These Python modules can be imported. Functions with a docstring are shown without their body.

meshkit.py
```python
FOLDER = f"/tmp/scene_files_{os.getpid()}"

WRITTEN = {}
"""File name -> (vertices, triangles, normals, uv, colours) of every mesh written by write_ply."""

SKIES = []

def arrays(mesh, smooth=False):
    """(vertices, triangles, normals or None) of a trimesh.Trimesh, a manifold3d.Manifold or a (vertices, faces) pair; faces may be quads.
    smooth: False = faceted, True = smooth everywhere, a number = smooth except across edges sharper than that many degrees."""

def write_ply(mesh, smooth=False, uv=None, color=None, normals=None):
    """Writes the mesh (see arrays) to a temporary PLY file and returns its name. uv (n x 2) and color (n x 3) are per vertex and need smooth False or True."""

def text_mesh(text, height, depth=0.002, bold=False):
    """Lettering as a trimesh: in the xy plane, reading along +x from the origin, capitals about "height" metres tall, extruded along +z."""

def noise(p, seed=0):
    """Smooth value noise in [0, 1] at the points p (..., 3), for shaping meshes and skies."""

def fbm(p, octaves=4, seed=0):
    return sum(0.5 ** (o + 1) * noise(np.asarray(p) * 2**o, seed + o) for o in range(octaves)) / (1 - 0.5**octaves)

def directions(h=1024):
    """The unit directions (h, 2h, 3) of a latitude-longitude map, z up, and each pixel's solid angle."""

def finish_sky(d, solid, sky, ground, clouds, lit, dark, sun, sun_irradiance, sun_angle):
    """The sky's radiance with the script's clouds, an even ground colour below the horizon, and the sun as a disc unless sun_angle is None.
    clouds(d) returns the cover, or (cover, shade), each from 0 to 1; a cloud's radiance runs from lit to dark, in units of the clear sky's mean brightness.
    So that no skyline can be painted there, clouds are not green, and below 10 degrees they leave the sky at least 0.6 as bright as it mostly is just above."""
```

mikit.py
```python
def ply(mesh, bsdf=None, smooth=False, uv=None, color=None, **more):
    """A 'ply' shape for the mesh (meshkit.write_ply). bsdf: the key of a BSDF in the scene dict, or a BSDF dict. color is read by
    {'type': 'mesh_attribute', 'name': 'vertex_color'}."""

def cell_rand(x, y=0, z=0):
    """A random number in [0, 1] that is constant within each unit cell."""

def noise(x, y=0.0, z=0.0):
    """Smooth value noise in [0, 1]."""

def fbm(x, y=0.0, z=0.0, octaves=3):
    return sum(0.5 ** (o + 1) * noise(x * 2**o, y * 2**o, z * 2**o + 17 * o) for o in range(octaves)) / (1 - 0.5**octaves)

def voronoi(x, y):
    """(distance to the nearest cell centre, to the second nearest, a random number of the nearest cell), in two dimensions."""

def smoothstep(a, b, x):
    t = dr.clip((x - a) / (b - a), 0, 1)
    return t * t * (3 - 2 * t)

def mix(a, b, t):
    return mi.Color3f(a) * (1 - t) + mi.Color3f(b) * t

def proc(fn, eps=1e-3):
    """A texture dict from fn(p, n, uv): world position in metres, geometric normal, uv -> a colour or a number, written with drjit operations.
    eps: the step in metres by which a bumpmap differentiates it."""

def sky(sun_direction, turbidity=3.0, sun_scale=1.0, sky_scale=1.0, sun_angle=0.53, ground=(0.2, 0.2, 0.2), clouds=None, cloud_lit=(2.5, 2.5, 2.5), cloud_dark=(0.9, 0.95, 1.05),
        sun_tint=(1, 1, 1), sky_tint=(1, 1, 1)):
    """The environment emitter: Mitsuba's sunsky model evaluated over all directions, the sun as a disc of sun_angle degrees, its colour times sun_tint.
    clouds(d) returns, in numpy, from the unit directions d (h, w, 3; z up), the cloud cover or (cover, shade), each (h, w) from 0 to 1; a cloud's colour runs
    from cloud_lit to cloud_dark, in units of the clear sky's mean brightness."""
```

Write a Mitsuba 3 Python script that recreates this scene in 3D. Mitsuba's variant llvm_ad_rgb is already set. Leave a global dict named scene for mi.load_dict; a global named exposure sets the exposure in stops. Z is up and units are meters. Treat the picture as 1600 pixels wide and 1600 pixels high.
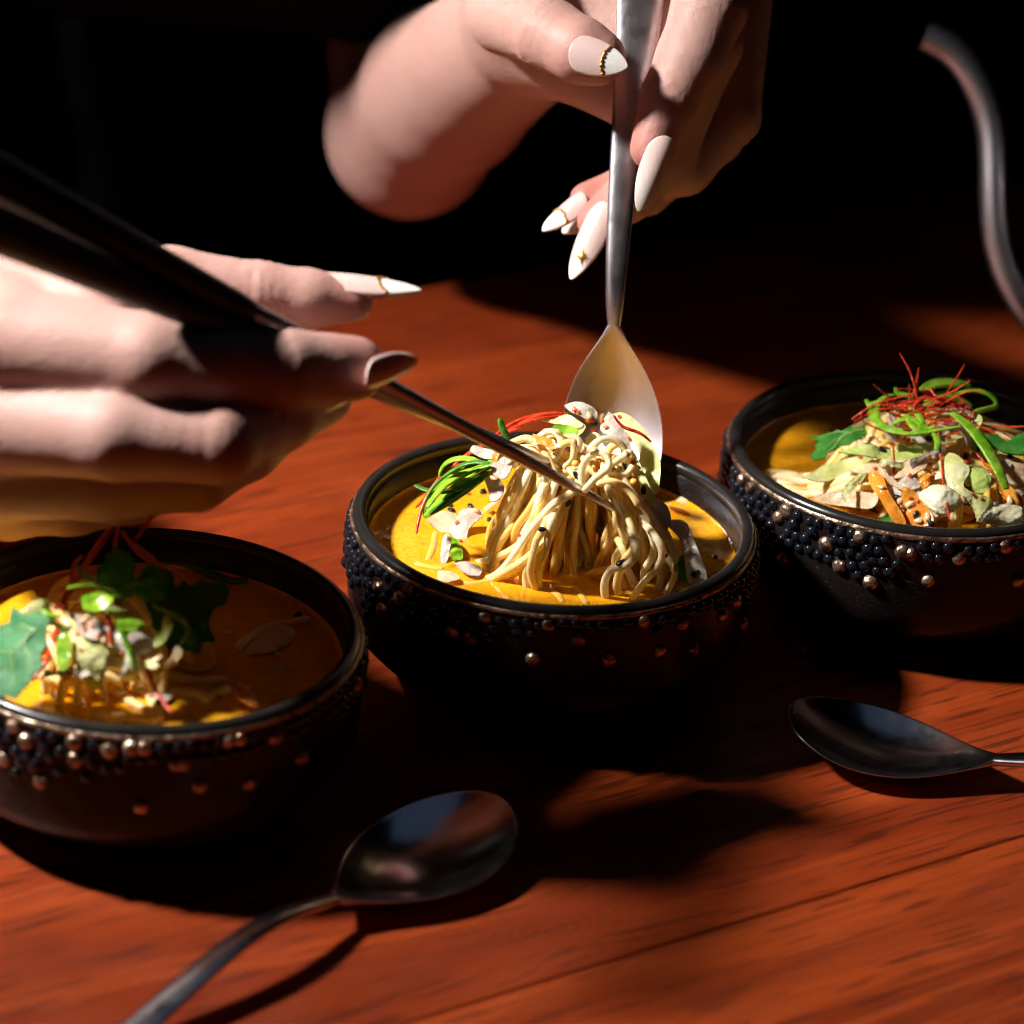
import math, random
import numpy as np, trimesh, mitsuba as mi, drjit as dr, mikit, meshkit
from mikit import proc, noise, fbm, mix, smoothstep, voronoi
from scipy.interpolate import CubicSpline
from scipy.spatial import Delaunay
from shapely.geometry import Polygon, Point
import shapely
import manifold3d as m3

rng = np.random.default_rng(7)
scene, labels = {}, {}
T = mi.ScalarTransform4f
exposure = 0.0

# ------------------------------------------------------------------ camera
F, PITCH, ROLL = 5701.6, 0.4563, 0.0697            # focal length in photo pixels (1600 wide)
RIM = 0.054                                        # height of a bowl's rim above the table
CAM = np.array([-0.0131, -1.0148, 0.4981 + RIM])
FWD = np.array([0, math.cos(PITCH), -math.sin(PITCH)])
UP0 = np.array([0, math.sin(PITCH), math.cos(PITCH)])
RT0 = np.array([1.0, 0, 0])
UPV = -math.sin(ROLL) * RT0 + math.cos(ROLL) * UP0
RTV = math.cos(ROLL) * RT0 + math.sin(ROLL) * UP0
D0 = float(FWD @ (np.array([0, 0, RIM]) - CAM))
scene['camera'] = {'type': 'thinlens', 'fov': math.degrees(2 * math.atan(800 / F)), 'fov_axis': 'x', 'aperture_radius': 0.0078,
                   'focus_distance': D0 - 0.012, 'near_clip': 0.05, 'far_clip': 60.0,
                   'to_world': T().look_at(origin=CAM.tolist(), target=(CAM + FWD).tolist(), up=UPV.tolist())}

# ------------------------------------------------------------------ lamps (a snooted studio lamp on the left, an added dim cool panel overhead)
LPOS, LAMP_AIM = np.array([-0.65, -0.085, 0.72]), np.array([-0.08, 0.02, 0.06])
LAMP_DIR = (LPOS - LAMP_AIM) / np.linalg.norm(LPOS - LAMP_AIM)
LAMP_R, LAMP_POWER, LAMP_TINT = 0.050, 950.0, np.array([1.0, 0.95, 0.90])
PANEL_TINT = np.array([0.022, 0.034, 0.055])


# ------------------------------------------------------------------ helpers
def S(px, py, d=0.0):
    """Point seen at photo pixel px, py, at depth D0 + d along the view axis."""
    z = D0 + d
    return CAM + FWD * z + RTV * ((px - 800) / F * z) - UPV * ((py - 800) / F * z)


def ray(px, py):
    v = FWD + RTV * ((px - 800) / F) - UPV * ((py - 800) / F)
    return v / np.linalg.norm(v)


def Z(px, py, z=0.0):
    v = ray(px, py)
    return CAM + v * ((z - CAM[2]) / v[2])


def unit(v):
    v = np.asarray(v, float)
    return v / (np.linalg.norm(v, axis=-1, keepdims=True) + 1e-12)


def key_for(name):
    if name not in scene and name not in labels:
        return name
    k = 1
    while f'{name}_{k:03d}' in scene or f'{name}_{k:03d}' in labels:
        k += 1
    return f'{name}_{k:03d}'


def thing(name, label, cat, group=None):
    k = key_for(name)
    labels[k] = {'label': label, 'category': cat}
    if group:
        labels[k]['group'] = group
    return k


def put(name, mesh, bsdf, parent=None, smooth=True, label=None, cat=None, group=None, kind=None, **kw):
    """One entry of the scene: a part of parent, or a thing that is one mesh."""
    k = key_for(f'{parent}__{name}' if parent else name)
    scene[k] = mesh if isinstance(mesh, dict) else mikit.ply(mesh, bsdf, smooth=smooth, **kw)
    lab = {a: b for a, b in (('label', label), ('category', cat), ('group', group), ('kind', kind)) if b}
    if lab:
        labels[k] = lab
    return k


def spline(pts, n, closed=False):
    pts = np.asarray(pts, float)
    if len(pts) == 2:
        return pts[0] + np.linspace(0, 1, n)[:, None] * (pts[1] - pts[0])
    t = np.r_[0, np.cumsum(np.sqrt(np.linalg.norm(np.diff(pts[:, :3], axis=0), axis=1)) + 1e-9)]
    return CubicSpline(t / t[-1], pts, bc_type='natural')(np.linspace(0, 1, n))


def tube(path, radii, sides=10, flat=None, caps=True, up=None):
    """A closed tube along path; flat = (a, b) scales of the section across and along the moving normal."""
    p = np.asarray(path, float)
    n = len(p)
    radii = np.broadcast_to(np.asarray(radii, float), (n,))
    t = unit(np.gradient(p, axis=0))
    a = np.cross(t[0], [0, 0, 1.0] if up is None else up)
    if np.linalg.norm(a) < 1e-3:
        a = np.cross(t[0], [1.0, 0.2, 0])
    A = [unit(a)]
    for i in range(1, n):
        v = A[-1] - t[i] * (A[-1] @ t[i])
        A.append(unit(v))
    A = np.array(A)
    B = np.cross(t, A)
    fa, fb = flat or (1, 1)
    ang = np.arange(sides) * 2 * np.pi / sides
    ring = lambda r: fa * r[:, None, None] * np.cos(ang)[None, :, None] * A[:, None] + fb * r[:, None, None] * np.sin(ang)[None, :, None] * B[:, None]
    V = p[:, None] + ring(radii)
    if caps:   # rounded ends
        e0, e1 = [], []
        for q in (0.92, 0.6):
            s = math.sqrt(1 - q * q)
            e0.append(p[0] - t[0] * radii[0] * min(fa, fb) * s + ring(radii[:1] * q)[0] * 1)
            e1.append(p[-1] + t[-1] * radii[-1] * min(fa, fb) * s + (ring(radii * q)[-1]))
        V = np.concatenate([np.array(e0[::-1]), V, np.array(e1)])
    m = len(V)
    V = V.reshape(-1, 3)
    i, j = np.meshgrid(np.arange(m - 1), np.arange(sides), indexing='ij')
    q = np.stack([i * sides + j, i * sides + (j + 1) % sides, (i + 1) * sides + (j + 1) % sides, (i + 1) * sides + j], -1).reshape(-1, 4)
    f = np.vstack([q[:, [0, 1, 2]], q[:, [0, 2, 3]]])
    c0, c1 = len(V), len(V) + 1
    V = np.vstack([V, V[:sides].mean(0), V[-sides:].mean(0)])
    k = np.arange(sides)
    f = np.vstack([f, np.stack([k * 0 + c0, (k + 1) % sides, k], 1), np.stack([k * 0 + c1, (m - 1) * sides + k, (m - 1) * sides + (k + 1) % sides], 1)])
    return V, f[:, ::-1]


def lathe(profile, n=160, closed=True):
    """Revolve (r, z) points about z; a closed profile makes a ring-shaped solid."""
    pr = np.asarray(profile, float)
    a = np.arange(n) * 2 * np.pi / n
    V = np.stack([pr[:, 0][:, None] * np.cos(a), pr[:, 0][:, None] * np.sin(a), np.repeat(pr[:, 1][:, None], n, 1)], -1)
    m = len(pr)
    i, j = np.meshgrid(np.arange(m if closed else m - 1), np.arange(n), indexing='ij')
    i2 = (i + 1) % m
    q = np.stack([i * n + j, i * n + (j + 1) % n, i2 * n + (j + 1) % n, i2 * n + j], -1).reshape(-1, 4)
    return V.reshape(-1, 3), np.vstack([q[:, [0, 1, 2]], q[:, [0, 2, 3]]])


def join(meshes):
    vs, fs, at = [], [], 0
    for v, f in meshes:
        vs.append(v); fs.append(np.asarray(f) + at); at += len(v)
    return np.vstack(vs), np.vstack(fs)


def moved(mesh, x=(0, 0, 0)):
    return mesh[0] + np.asarray(x), mesh[1]


def bsdf(name, d):
    scene[name] = d
    return name


def rgb(*c):
    return {'type': 'rgb', 'value': list(c)}


def mat(name, color, rough=0.5, spec=0.5, **kw):
    col = proc(color) if callable(color) else rgb(*color)
    return bsdf(name, {'type': 'twosided', 'bsdf': {'type': 'principled', 'base_color': col, 'roughness': proc(rough) if callable(rough) else rough, 'specular': spec, **kw}})


def bumped(name, color, rough, spec, height, scale=1.0, eps=1e-4, **kw):
    col = proc(color) if callable(color) else rgb(*color)
    return bsdf(name, {'type': 'twosided', 'bsdf': {'type': 'bumpmap', 'arbitrary': proc(height, eps=eps), 'scale': scale,
                'bsdf': {'type': 'principled', 'base_color': col, 'roughness': proc(rough) if callable(rough) else rough, 'specular': spec, **kw}}})


# ------------------------------------------------------------------ materials
GA = math.radians(34.2)                            # the table's boards run along this direction
GU, GV = np.array([math.cos(GA), math.sin(GA), 0]), np.array([-math.sin(GA), math.cos(GA), 0])
KNOT_U, KNOT_V = -0.0805, -0.1283


def wood_uv(p):
    u, v = p.x * GU[0] + p.y * GU[1], p.x * GV[0] + p.y * GV[1]
    du, dv = u - KNOT_U, v - KNOT_V
    r2 = dr.square(du * 0.55) + dr.square(dv)
    k = dr.exp(-r2 / 0.00022)
    return u, v + dv * k * 0.9 + 0.004 * fbm(u * 9, v * 30, 3.0), k, r2


def wood_color(p, n, uv):
    u, v, k, r2 = wood_uv(p)
    board = dr.select(v < -0.1498, 5.0, 0.0)
    bands = fbm(u * 3 + board, v * 75 + 7 * fbm(u * 4, v * 18, 1.0), 2.0, octaves=3)
    fine = fbm(u * 26, v * 720, 9.0, octaves=3)
    pores = smoothstep(0.60, 0.76, fbm(u * 48, v * 1000, 4.0, octaves=2))
    cloud = fbm(u * 7, v * 12, 6.0)
    c = mix((0.185, 0.0225, 0.0035), (0.285, 0.042, 0.0066), smoothstep(0.3, 0.7, bands))
    c = mix(c, mi.Color3f(0.17, 0.022, 0.004), smoothstep(0.45, 0.75, fine) * 0.45)
    c = mix(c, mi.Color3f(0.06, 0.009, 0.003), pores * 0.7)
    ring = 0.5 + 0.5 * dr.sin(dr.sqrt(r2) * 2600 + 3 * fbm(u * 90, v * 90, 2.0))
    c = mix(c, mi.Color3f(0.09, 0.014, 0.003), k * (0.25 + 0.45 * ring))
    return c * (0.78 + 0.44 * cloud)


def wood_height(p, n, uv):
    u, v, k, r2 = wood_uv(p)
    return 0.00010 * fbm(u * 30, v * 700, 9.0, octaves=2) - 0.00010 * smoothstep(0.6, 0.8, fbm(u * 55, v * 1150, 4.0, octaves=2)) + 0.00012 * fbm(u * 8, v * 60, 5.0)


def wood_rough(p, n, uv):
    return 0.36 + 0.22 * fbm(p.x * 60, p.y * 60, 1.0)


bumped('wood', wood_color, wood_rough, 0.30, wood_height)


def glaze_color(p, n, uv):
    a = fbm(p.x * 60, p.y * 60, p.z * 60)
    s = smoothstep(0.80, 0.86, noise(p.x * 1500, p.y * 1500, p.z * 1500))
    return mix(mix((0.006, 0.005, 0.005), (0.014, 0.009, 0.008), a), mi.Color3f(0.10, 0.10, 0.11), s * 0.35)


bumped('glaze', glaze_color, lambda p, n, uv: 0.22 + 0.16 * fbm(p.x * 90, p.y * 90, p.z * 90), 0.24, lambda p, n, uv: 0.00022 * fbm(p.x * 220, p.y * 220, p.z * 220))
mat('glaze_inside', lambda p, n, uv: mix((0.008, 0.008, 0.009), (0.020, 0.017, 0.014), fbm(p.x * 120, p.y * 120, p.z * 120)), lambda p, n, uv: 0.16 + 0.16 * fbm(p.x * 150, p.y * 150, p.z * 150), 0.45)
mat('black_bead', (0.007, 0.009, 0.013), 0.11, 0.6)
bumped('bronze', lambda p, n, uv: mix((0.16, 0.10, 0.07), (0.62, 0.44, 0.31), smoothstep(0.3, 0.6, fbm(p.x * 420, p.y * 420, p.z * 420))), 0.34, 0.5,
       lambda p, n, uv: 0.0006 * fbm(p.x * 650, p.y * 650, p.z * 650), metallic=0.9)


def soup_mat(name, dark, lighter, fleck):  # two soup tones mixed by noise, plus flecks
    def color(p, n, uv):
        a = fbm(p.x * 70, p.y * 70, 3.0)
        b = smoothstep(0.60, 0.74, fbm(p.x * 300, p.y * 300, 7.0))
        d = smoothstep(0.70, 0.76, noise(p.x * 900, p.y * 900, 2.0))
        return mix(mix(mix(dark, lighter, a), mi.Color3f(*fleck), b * 0.35), mi.Color3f(0.40, 0.12, 0.004), d * 0.25)
    bumped(name, color, 0.08, 0.6, lambda p, n, uv: 0.0010 * fbm(p.x * 55, p.y * 55, 1.0) + 0.00016 * fbm(p.x * 420, p.y * 420, 2.0), eps=3e-4)


soup_mat('creamy_soup', (0.74, 0.31, 0.005), (0.80, 0.39, 0.014), (0.70, 0.25, 0.006))
soup_mat('broth', (0.42, 0.165, 0.004), (0.56, 0.25, 0.009), (0.36, 0.11, 0.004))  # darker soup copy for the right bowl, its shadow put into the colour
bsdf('dark_metal', {'type': 'twosided', 'bsdf': {'type': 'principled', 'base_color': rgb(0.02, 0.02, 0.022), 'roughness': 0.4, 'specular': 0.5}})

# ------------------------------------------------------------------ lamp bodies


def disk_mesh(c, nrm, r, k=48):
    nrm = unit(nrm)
    a = unit(np.cross(nrm, [0.1, 0.9, 0.3])); b = np.cross(nrm, a)
    t = np.arange(k) * 2 * np.pi / k
    V = np.vstack([[c], c + r * (np.cos(t)[:, None] * a + np.sin(t)[:, None] * b)])
    i = np.arange(k)
    return V, np.stack([i * 0, 1 + i, 1 + (i + 1) % k], 1)


lamp = thing('studio_lamp', 'black snooted studio lamp left of the table', 'lamp')
dm = disk_mesh(LPOS, -LAMP_DIR, LAMP_R)
scene[lamp + '__diffuser'] = mikit.ply(dm, 'dark_metal', emitter={'type': 'area', 'radiance': rgb(*(LAMP_POWER * LAMP_TINT))})
ax = unit(-LAMP_DIR)
ring_ = lathe([(0.052, 0.13), (0.054, 0.13), (0.059, -0.01), (0.059, -0.10), (0.001, -0.10), (0.001, -0.098), (0.057, -0.098), (0.057, -0.008)], 48)
ra = unit(np.cross(ax, [0.1, 0.9, 0.3])); rb = np.cross(ax, ra)
SNOOT = ring_[0] @ np.stack([ra, rb, ax]) + LPOS, ring_[1]
put('snoot', SNOOT, 'dark_metal', lamp)
panel = thing('ceiling_light', 'dim square ceiling light high above the table', 'lamp')  # unseen panel, added for bluish spoon reflections and faint fill
cx, cy, cz, cs = 0.10, 0.10, 1.75, 0.55
cv = np.array([[cx - cs, cy - cs, cz], [cx + cs, cy - cs, cz], [cx + cs, cy + cs, cz], [cx - cs, cy + cs, cz]])
scene[panel + '__diffuser'] = mikit.ply((cv, np.array([[0, 2, 1], [0, 3, 2]])), 'dark_metal', emitter={'type': 'area', 'radiance': rgb(*PANEL_TINT)})
put('housing', trimesh.creation.box([2 * cs + .04, 2 * cs + .04, .05], trimesh.transformations.translation_matrix([cx, cy, cz + .03])), 'dark_metal', panel, smooth=False)

# ------------------------------------------------------------------ table
table = thing('table', 'reddish brown wooden table under the bowls and spoons', 'table')


def board(u0, u1, v0, v1, z0, z1, ch=0.0007):
    """A board with chamfered edges in the table's own axes."""
    V = []
    for z, e in ((z0, ch), (z0 + ch, 0), (z1 - ch, 0), (z1, ch)):
        for u, v in ((u0 + e, v0 + e), (u1 - e, v0 + e), (u1 - e, v1 - e), (u0 + e, v1 - e)):
            V.append(GU * u + GV * v + np.array([0, 0, z]))
    q = [[4 * k + i, 4 * k + (i + 1) % 4, 4 * k + 4 + (i + 1) % 4, 4 * k + 4 + i] for k in range(3) for i in range(4)] + [[3, 2, 1, 0], [12, 13, 14, 15]]
    return np.array(V), np.array(q)


for v0, v1 in ((-0.1496, 0.281), (-0.42, -0.1498), (-0.60, -0.4204)):
    put('plank', board(-0.75, 0.4218, v0, v1, -0.028, 0.0), 'wood', table, smooth=False)
put('apron', board(-0.70, 0.37, 0.20, 0.225, -0.11, -0.0285), 'wood', table, smooth=False)
for u, v in ((0.35, 0.205), (0.35, -0.55), (-0.69, 0.205), (-0.69, -0.55)):
    put('leg', board(u - .03, u + .03, v - .03, v + .03, -0.74, -0.0285), 'wood', table, smooth=False)

# ------------------------------------------------------------------ bowls
BR = 0.0625
SOUP_Z = 0.0428
BOWLS = {'left': np.array([-0.1161, -0.0885, 0]), 'middle': np.array([0.0, 0, 0]), 'right': np.array([0.1186, 0.0698, 0])}
arc = lambda cr, cz, r, a0, a1, n: [(cr + r * math.cos(math.radians(a)), cz + r * math.sin(math.radians(a))) for a in np.linspace(a0, a1, n)]
outer = [(0.0005, 0.004), (0.038, 0.004), (0.0385, 0.0), (0.0415, 0.0), (0.0422, 0.0040), (0.0432, 0.0072), (0.0465, 0.0092), (0.0520, 0.0108), (0.0570, 0.0130), (0.0605, 0.0168), (0.0622, 0.0210), (0.0630, 0.0270),
         (0.0634, 0.0360), (0.0632, 0.0450), (0.0626, 0.0505)]
rim_p = arc(BR - 0.0022, RIM - 0.0022, 0.0022, -20, 205, 14)
inner_p = [(0.0578, 0.049), (0.0575, 0.042), (0.0560, 0.028), (0.050, 0.018), (0.034, 0.0135), (0.0005, 0.013)]


def wall_r(z):
    pr = np.array(outer[9:] + [(BR, RIM - 0.002)])
    return np.interp(z, pr[:, 1], pr[:, 0])


BEAD = trimesh.creation.icosphere(3, 1.0)
bead_ply = {}
BLABEL = {'left': 'black beaded bowl nearest the camera at the left, half in the shadow of the hand', 'middle': 'black beaded bowl in the middle with noodles being lifted out of it',
          'right': 'black beaded bowl at the right, cut by the picture edge, chili threads on top'}
# rows of black beads hanging below the rim, by angle (degrees; -90 faces the camera)
ROWS = {'left': [(-200, 3), (-150, 3), (-128, 4), (-112, 4.4), (-100, 3.4), (-90, 2.6), (-75, 2.2), (-60, 1.6), (-40, 1.6), (-15, 3), (20, 3)],
        'middle': [(-200, 3), (-178, 4), (-160, 4.5), (-148, 5), (-135, 3.4), (-122, 4.2), (-112, 3), (-104, 2.3), (-90, 1.2), (-75, 1.0), (-60, 1.4), (-45, 1.2), (-30, 2.2), (-12, 4), (20, 3)],
        'right': [(-200, 4), (-178, 6), (-160, 6), (-145, 5.2), (-130, 4.2), (-118, 5.0), (-106, 4.2), (-98, 3.2), (-90, 2.2), (-80, 1.6), (-60, 2), (-30, 2), (20, 2)]}
# raised gold studs, as (photo x, y)
GOLD = {'left': [(8, 1185), (41, 1158), (66, 1220), (221, 1260), (118, 1186), (171, 1173), (116, 1147), (20, 1133), (206, 1157), (226, 1160), (276, 1192), (287, 1193), (312, 1226), (389, 1223), (358, 1138),
                 (376, 1136), (430, 1152), (469, 1184), (556, 1070)],
        'middle': [(592, 918), (600, 952), (708, 987), (736, 997), (757, 966), (833, 1029), (858, 962), (903, 998), (950, 1030), (1006, 965), (1030, 1016), (1065, 975), (1081, 1014), (627, 934), (1128, 962), (640, 905), (1160, 975), (1148, 940)],
        'right': [(1291, 850), (1312, 884), (1360, 909), (1450, 907), (1410, 862), (1422, 866), (1498, 872), (1345, 822), (1590, 905), (1230, 785), (1217, 808), (1575, 832), (1160, 735), (1172, 760), (1225, 873), (1245, 1020)]}


def on_wall(c, px, py):
    """Where the sight line through a photo pixel meets the outside of a bowl's wall."""
    v = ray(px, py)
    for r in (0.0632,):
        o = CAM - c
        A, B, C = v[0] ** 2 + v[1] ** 2, 2 * (o[0] * v[0] + o[1] * v[1]), o[0] ** 2 + o[1] ** 2 - r * r
        disc = max(B * B - 4 * A * C, 0)
        q = o + v * ((-B - math.sqrt(disc)) / (2 * A))
    return math.atan2(q[1], q[0]), q[2]


def bead(parent, c, th, z, r, m, squash=0.8):
    rr = wall_r(z)
    n = np.array([math.cos(th), math.sin(th), 0])
    tq = np.array([-n[1], n[0], 0])
    M = np.eye(4)
    M[:3, :3] = np.stack([n * r * squash, tq * r, np.array([0, 0, r])], 1)
    M[:3, 3] = c + n * (rr + r * 0.12) + np.array([0, 0, z])
    if m not in bead_ply:
        bead_ply[m] = mikit.ply(BEAD, m, smooth=True)
    k = key_for(parent + ('__gold_stud' if m == 'bronze' else '__bead'))
    scene[k] = {**bead_ply[m], 'to_world': T(M)}


bowl_key = {}
for side, c in BOWLS.items():
    b = bowl_key[side] = thing('bowl', BLABEL[side], 'bowl', 'black beaded soup bowls')
    put('wall', moved(lathe(outer + [(BR - 0.0010, 0.0506), (0.0575, 0.050)] + inner_p[1:]), c), 'glaze', b, smooth=True)
    put('rim', moved(lathe(arc(BR - 0.0022, RIM - 0.0022, 0.0022, -75, 215, 22) + [(0.0581, 0.0490), (0.0583, 0.0485), (0.0615, 0.0488)]), c), 'glaze_inside', b, smooth=True)
    put('rim_band', moved(lathe([(0.0622, 0.0501), (0.0629, 0.0503), (0.0632, 0.0510), (0.06285, 0.0519), (0.0622, 0.0521)], 200), c), 'bronze', b, smooth=True)
    R = np.array(ROWS[side], float)
    r0 = 0.00185
    gold = [on_wall(c, *g) for g in GOLD[side]]
    row = 0
    while row < 7:
        z = 0.0485 - row * 0.0033
        n_around = 104
        for i in range(n_around):
            th = math.radians(-200 + i * 360 / n_around + (row % 2) * 180 / n_around) + rng.normal(0, 0.006)
            deg = math.degrees(th)
            if deg > 18:
                continue
            lim = np.interp(deg, R[:, 0], R[:, 1]) + rng.normal(0, 0.45)
            if row + 0.5 > lim or (row and rng.random() < 0.05):
                continue
            zz = z + rng.normal(0, 0.0004)
            if any(math.hypot((th - g[0]) * 0.063, zz - g[1]) < 0.0036 for g in gold):
                continue
            bead(b, c, th, zz, r0 * rng.uniform(0.82, 1.12), 'black_bead')
        row += 1
    for th, z in gold:
        bead(b, c, th, min(z, 0.0485), r0 * rng.uniform(1.12, 1.4), 'bronze', 0.7)

# ------------------------------------------------------------------ soup
SLABEL = {'left': 'orange soup in the bowl at the left, its right half in shadow', 'middle': 'bright orange soup in the middle bowl around the lifted noodles', 'right': 'orange broth in the bowl at the right'}
soup_key = {}
for side, c in BOWLS.items():
    pr = [(0.0005, SOUP_Z)] + [(r, SOUP_Z) for r in np.linspace(0.004, 0.0545, 12)] + [(0.0560, SOUP_Z + 0.0001), (0.0569, SOUP_Z + 0.0004), (0.0573, SOUP_Z + 0.0009), (0.0555, 0.032), (0.0005, 0.032)]
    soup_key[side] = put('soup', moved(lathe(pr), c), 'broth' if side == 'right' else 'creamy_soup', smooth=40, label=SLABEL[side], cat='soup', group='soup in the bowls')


# ------------------------------------------------------------------ cutlery and kettle
bsdf('steel', {'type': 'twosided', 'bsdf': {'type': 'bumpmap', 'arbitrary': proc(lambda p, n, uv: 0.00006 * fbm(p.x * 900, p.y * 900, p.z * 120), eps=2e-4), 'scale': 1.0,
     'bsdf': {'type': 'roughconductor', 'material': 'Cr', 'alpha': proc(lambda p, n, uv: 0.06 + 0.08 * fbm(p.x * 200, p.y * 200, p.z * 200) + 0.15 * (1 - smoothstep(0.080, 0.112, p.z))), 'distribution': 'ggx'}}})
bsdf('polished_steel', {'type': 'twosided', 'bsdf': {'type': 'roughconductor', 'material': 'Cr', 'alpha': proc(lambda p, n, uv: 0.015 + 0.04 * fbm(p.x * 260, p.y * 260, p.z * 260)), 'distribution': 'ggx'}})
bsdf('brushed_steel', {'type': 'twosided', 'bsdf': {'type': 'roughconductor', 'material': 'Cr', 'alpha': 0.15, 'distribution': 'ggx'}})
mat('black_handle', (0.006, 0.006, 0.007), 0.42, 0.35)


def spoon_mesh(Lb, Wb, depth, L, wn, tn, we, te, sag, rise, tb=0.0012, egg=0.42, flare=0.010, nst=120, nr=36, side=lambda x: 0 * x):
    """A spoon along +x from its tip (x = 0): bowl Lb x Wb, neck half-size wn, tn, handle end we, te. sag(x), rise: height of the centre line."""
    s = np.linspace(0, 1, nst)
    x = np.r_[Lb * (1 - np.cos(np.pi * s[:60] / s[59])) / 2, np.linspace(Lb, L, nst - 59)[1:]]
    t = np.clip(x / Lb, 0, 1)
    wb = Wb * np.power(np.clip(np.sin(np.pi * np.power(t, 0.62 + egg * 0.4)), 0, 1), 0.62)
    h = np.clip((x - Lb) / (L - Lb), 0, 1)
    wh = wn + (we - wn) * h ** 1.3
    blend = 1 / (1 + np.exp(-(x - Lb * 0.955) / (flare * 0.38)))
    w = np.maximum(wb * (1 - blend) + wh * blend, 0.0004)
    th = tb * (1 - blend) + (tn + (te - tn) * h) * blend
    th[:2] *= 0.7
    dep = depth * np.sin(np.pi * np.clip(t, 0, 1)) ** 0.8 * (1 - blend)
    zc = rise(x)
    a = np.arange(nr) * 2 * np.pi / nr
    ca, sa = np.cos(a), np.sin(a)
    bl = blend[:, None]
    yy = np.sign(ca) * (np.abs(ca) ** 0.55 * (1 - bl) + np.abs(ca) ** 0.85 * bl)
    zz = np.sign(sa) * (np.abs(sa) ** 0.8 * (1 - bl) + np.abs(sa) ** 0.95 * bl)
    V = np.stack([np.repeat(x[:, None], nr, 1), w[:, None] * yy + side(x)[:, None], zc[:, None] + th[:, None] / 2 * zz - dep[:, None] * (1 - np.abs(yy) ** 2.2)], -1)
    m = nst
    i, j = np.meshgrid(np.arange(m - 1), np.arange(nr), indexing='ij')
    q = np.stack([i * nr + j, i * nr + (j + 1) % nr, (i + 1) * nr + (j + 1) % nr, (i + 1) * nr + j], -1).reshape(-1, 4)
    f = np.vstack([q[:, [0, 2, 1]], q[:, [0, 3, 2]]])
    V = V.reshape(-1, 3)
    k = np.arange(nr)
    f = np.vstack([f, np.stack([k * 0 + len(V), k, (k + 1) % nr], 1), np.stack([k * 0 + len(V) + 1, (m - 1) * nr + (k + 1) % nr, (m - 1) * nr + k], 1)])
    V = np.vstack([V, V[:nr].mean(0), V[-nr:].mean(0)])
    return V, f[:, ::-1]


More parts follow.
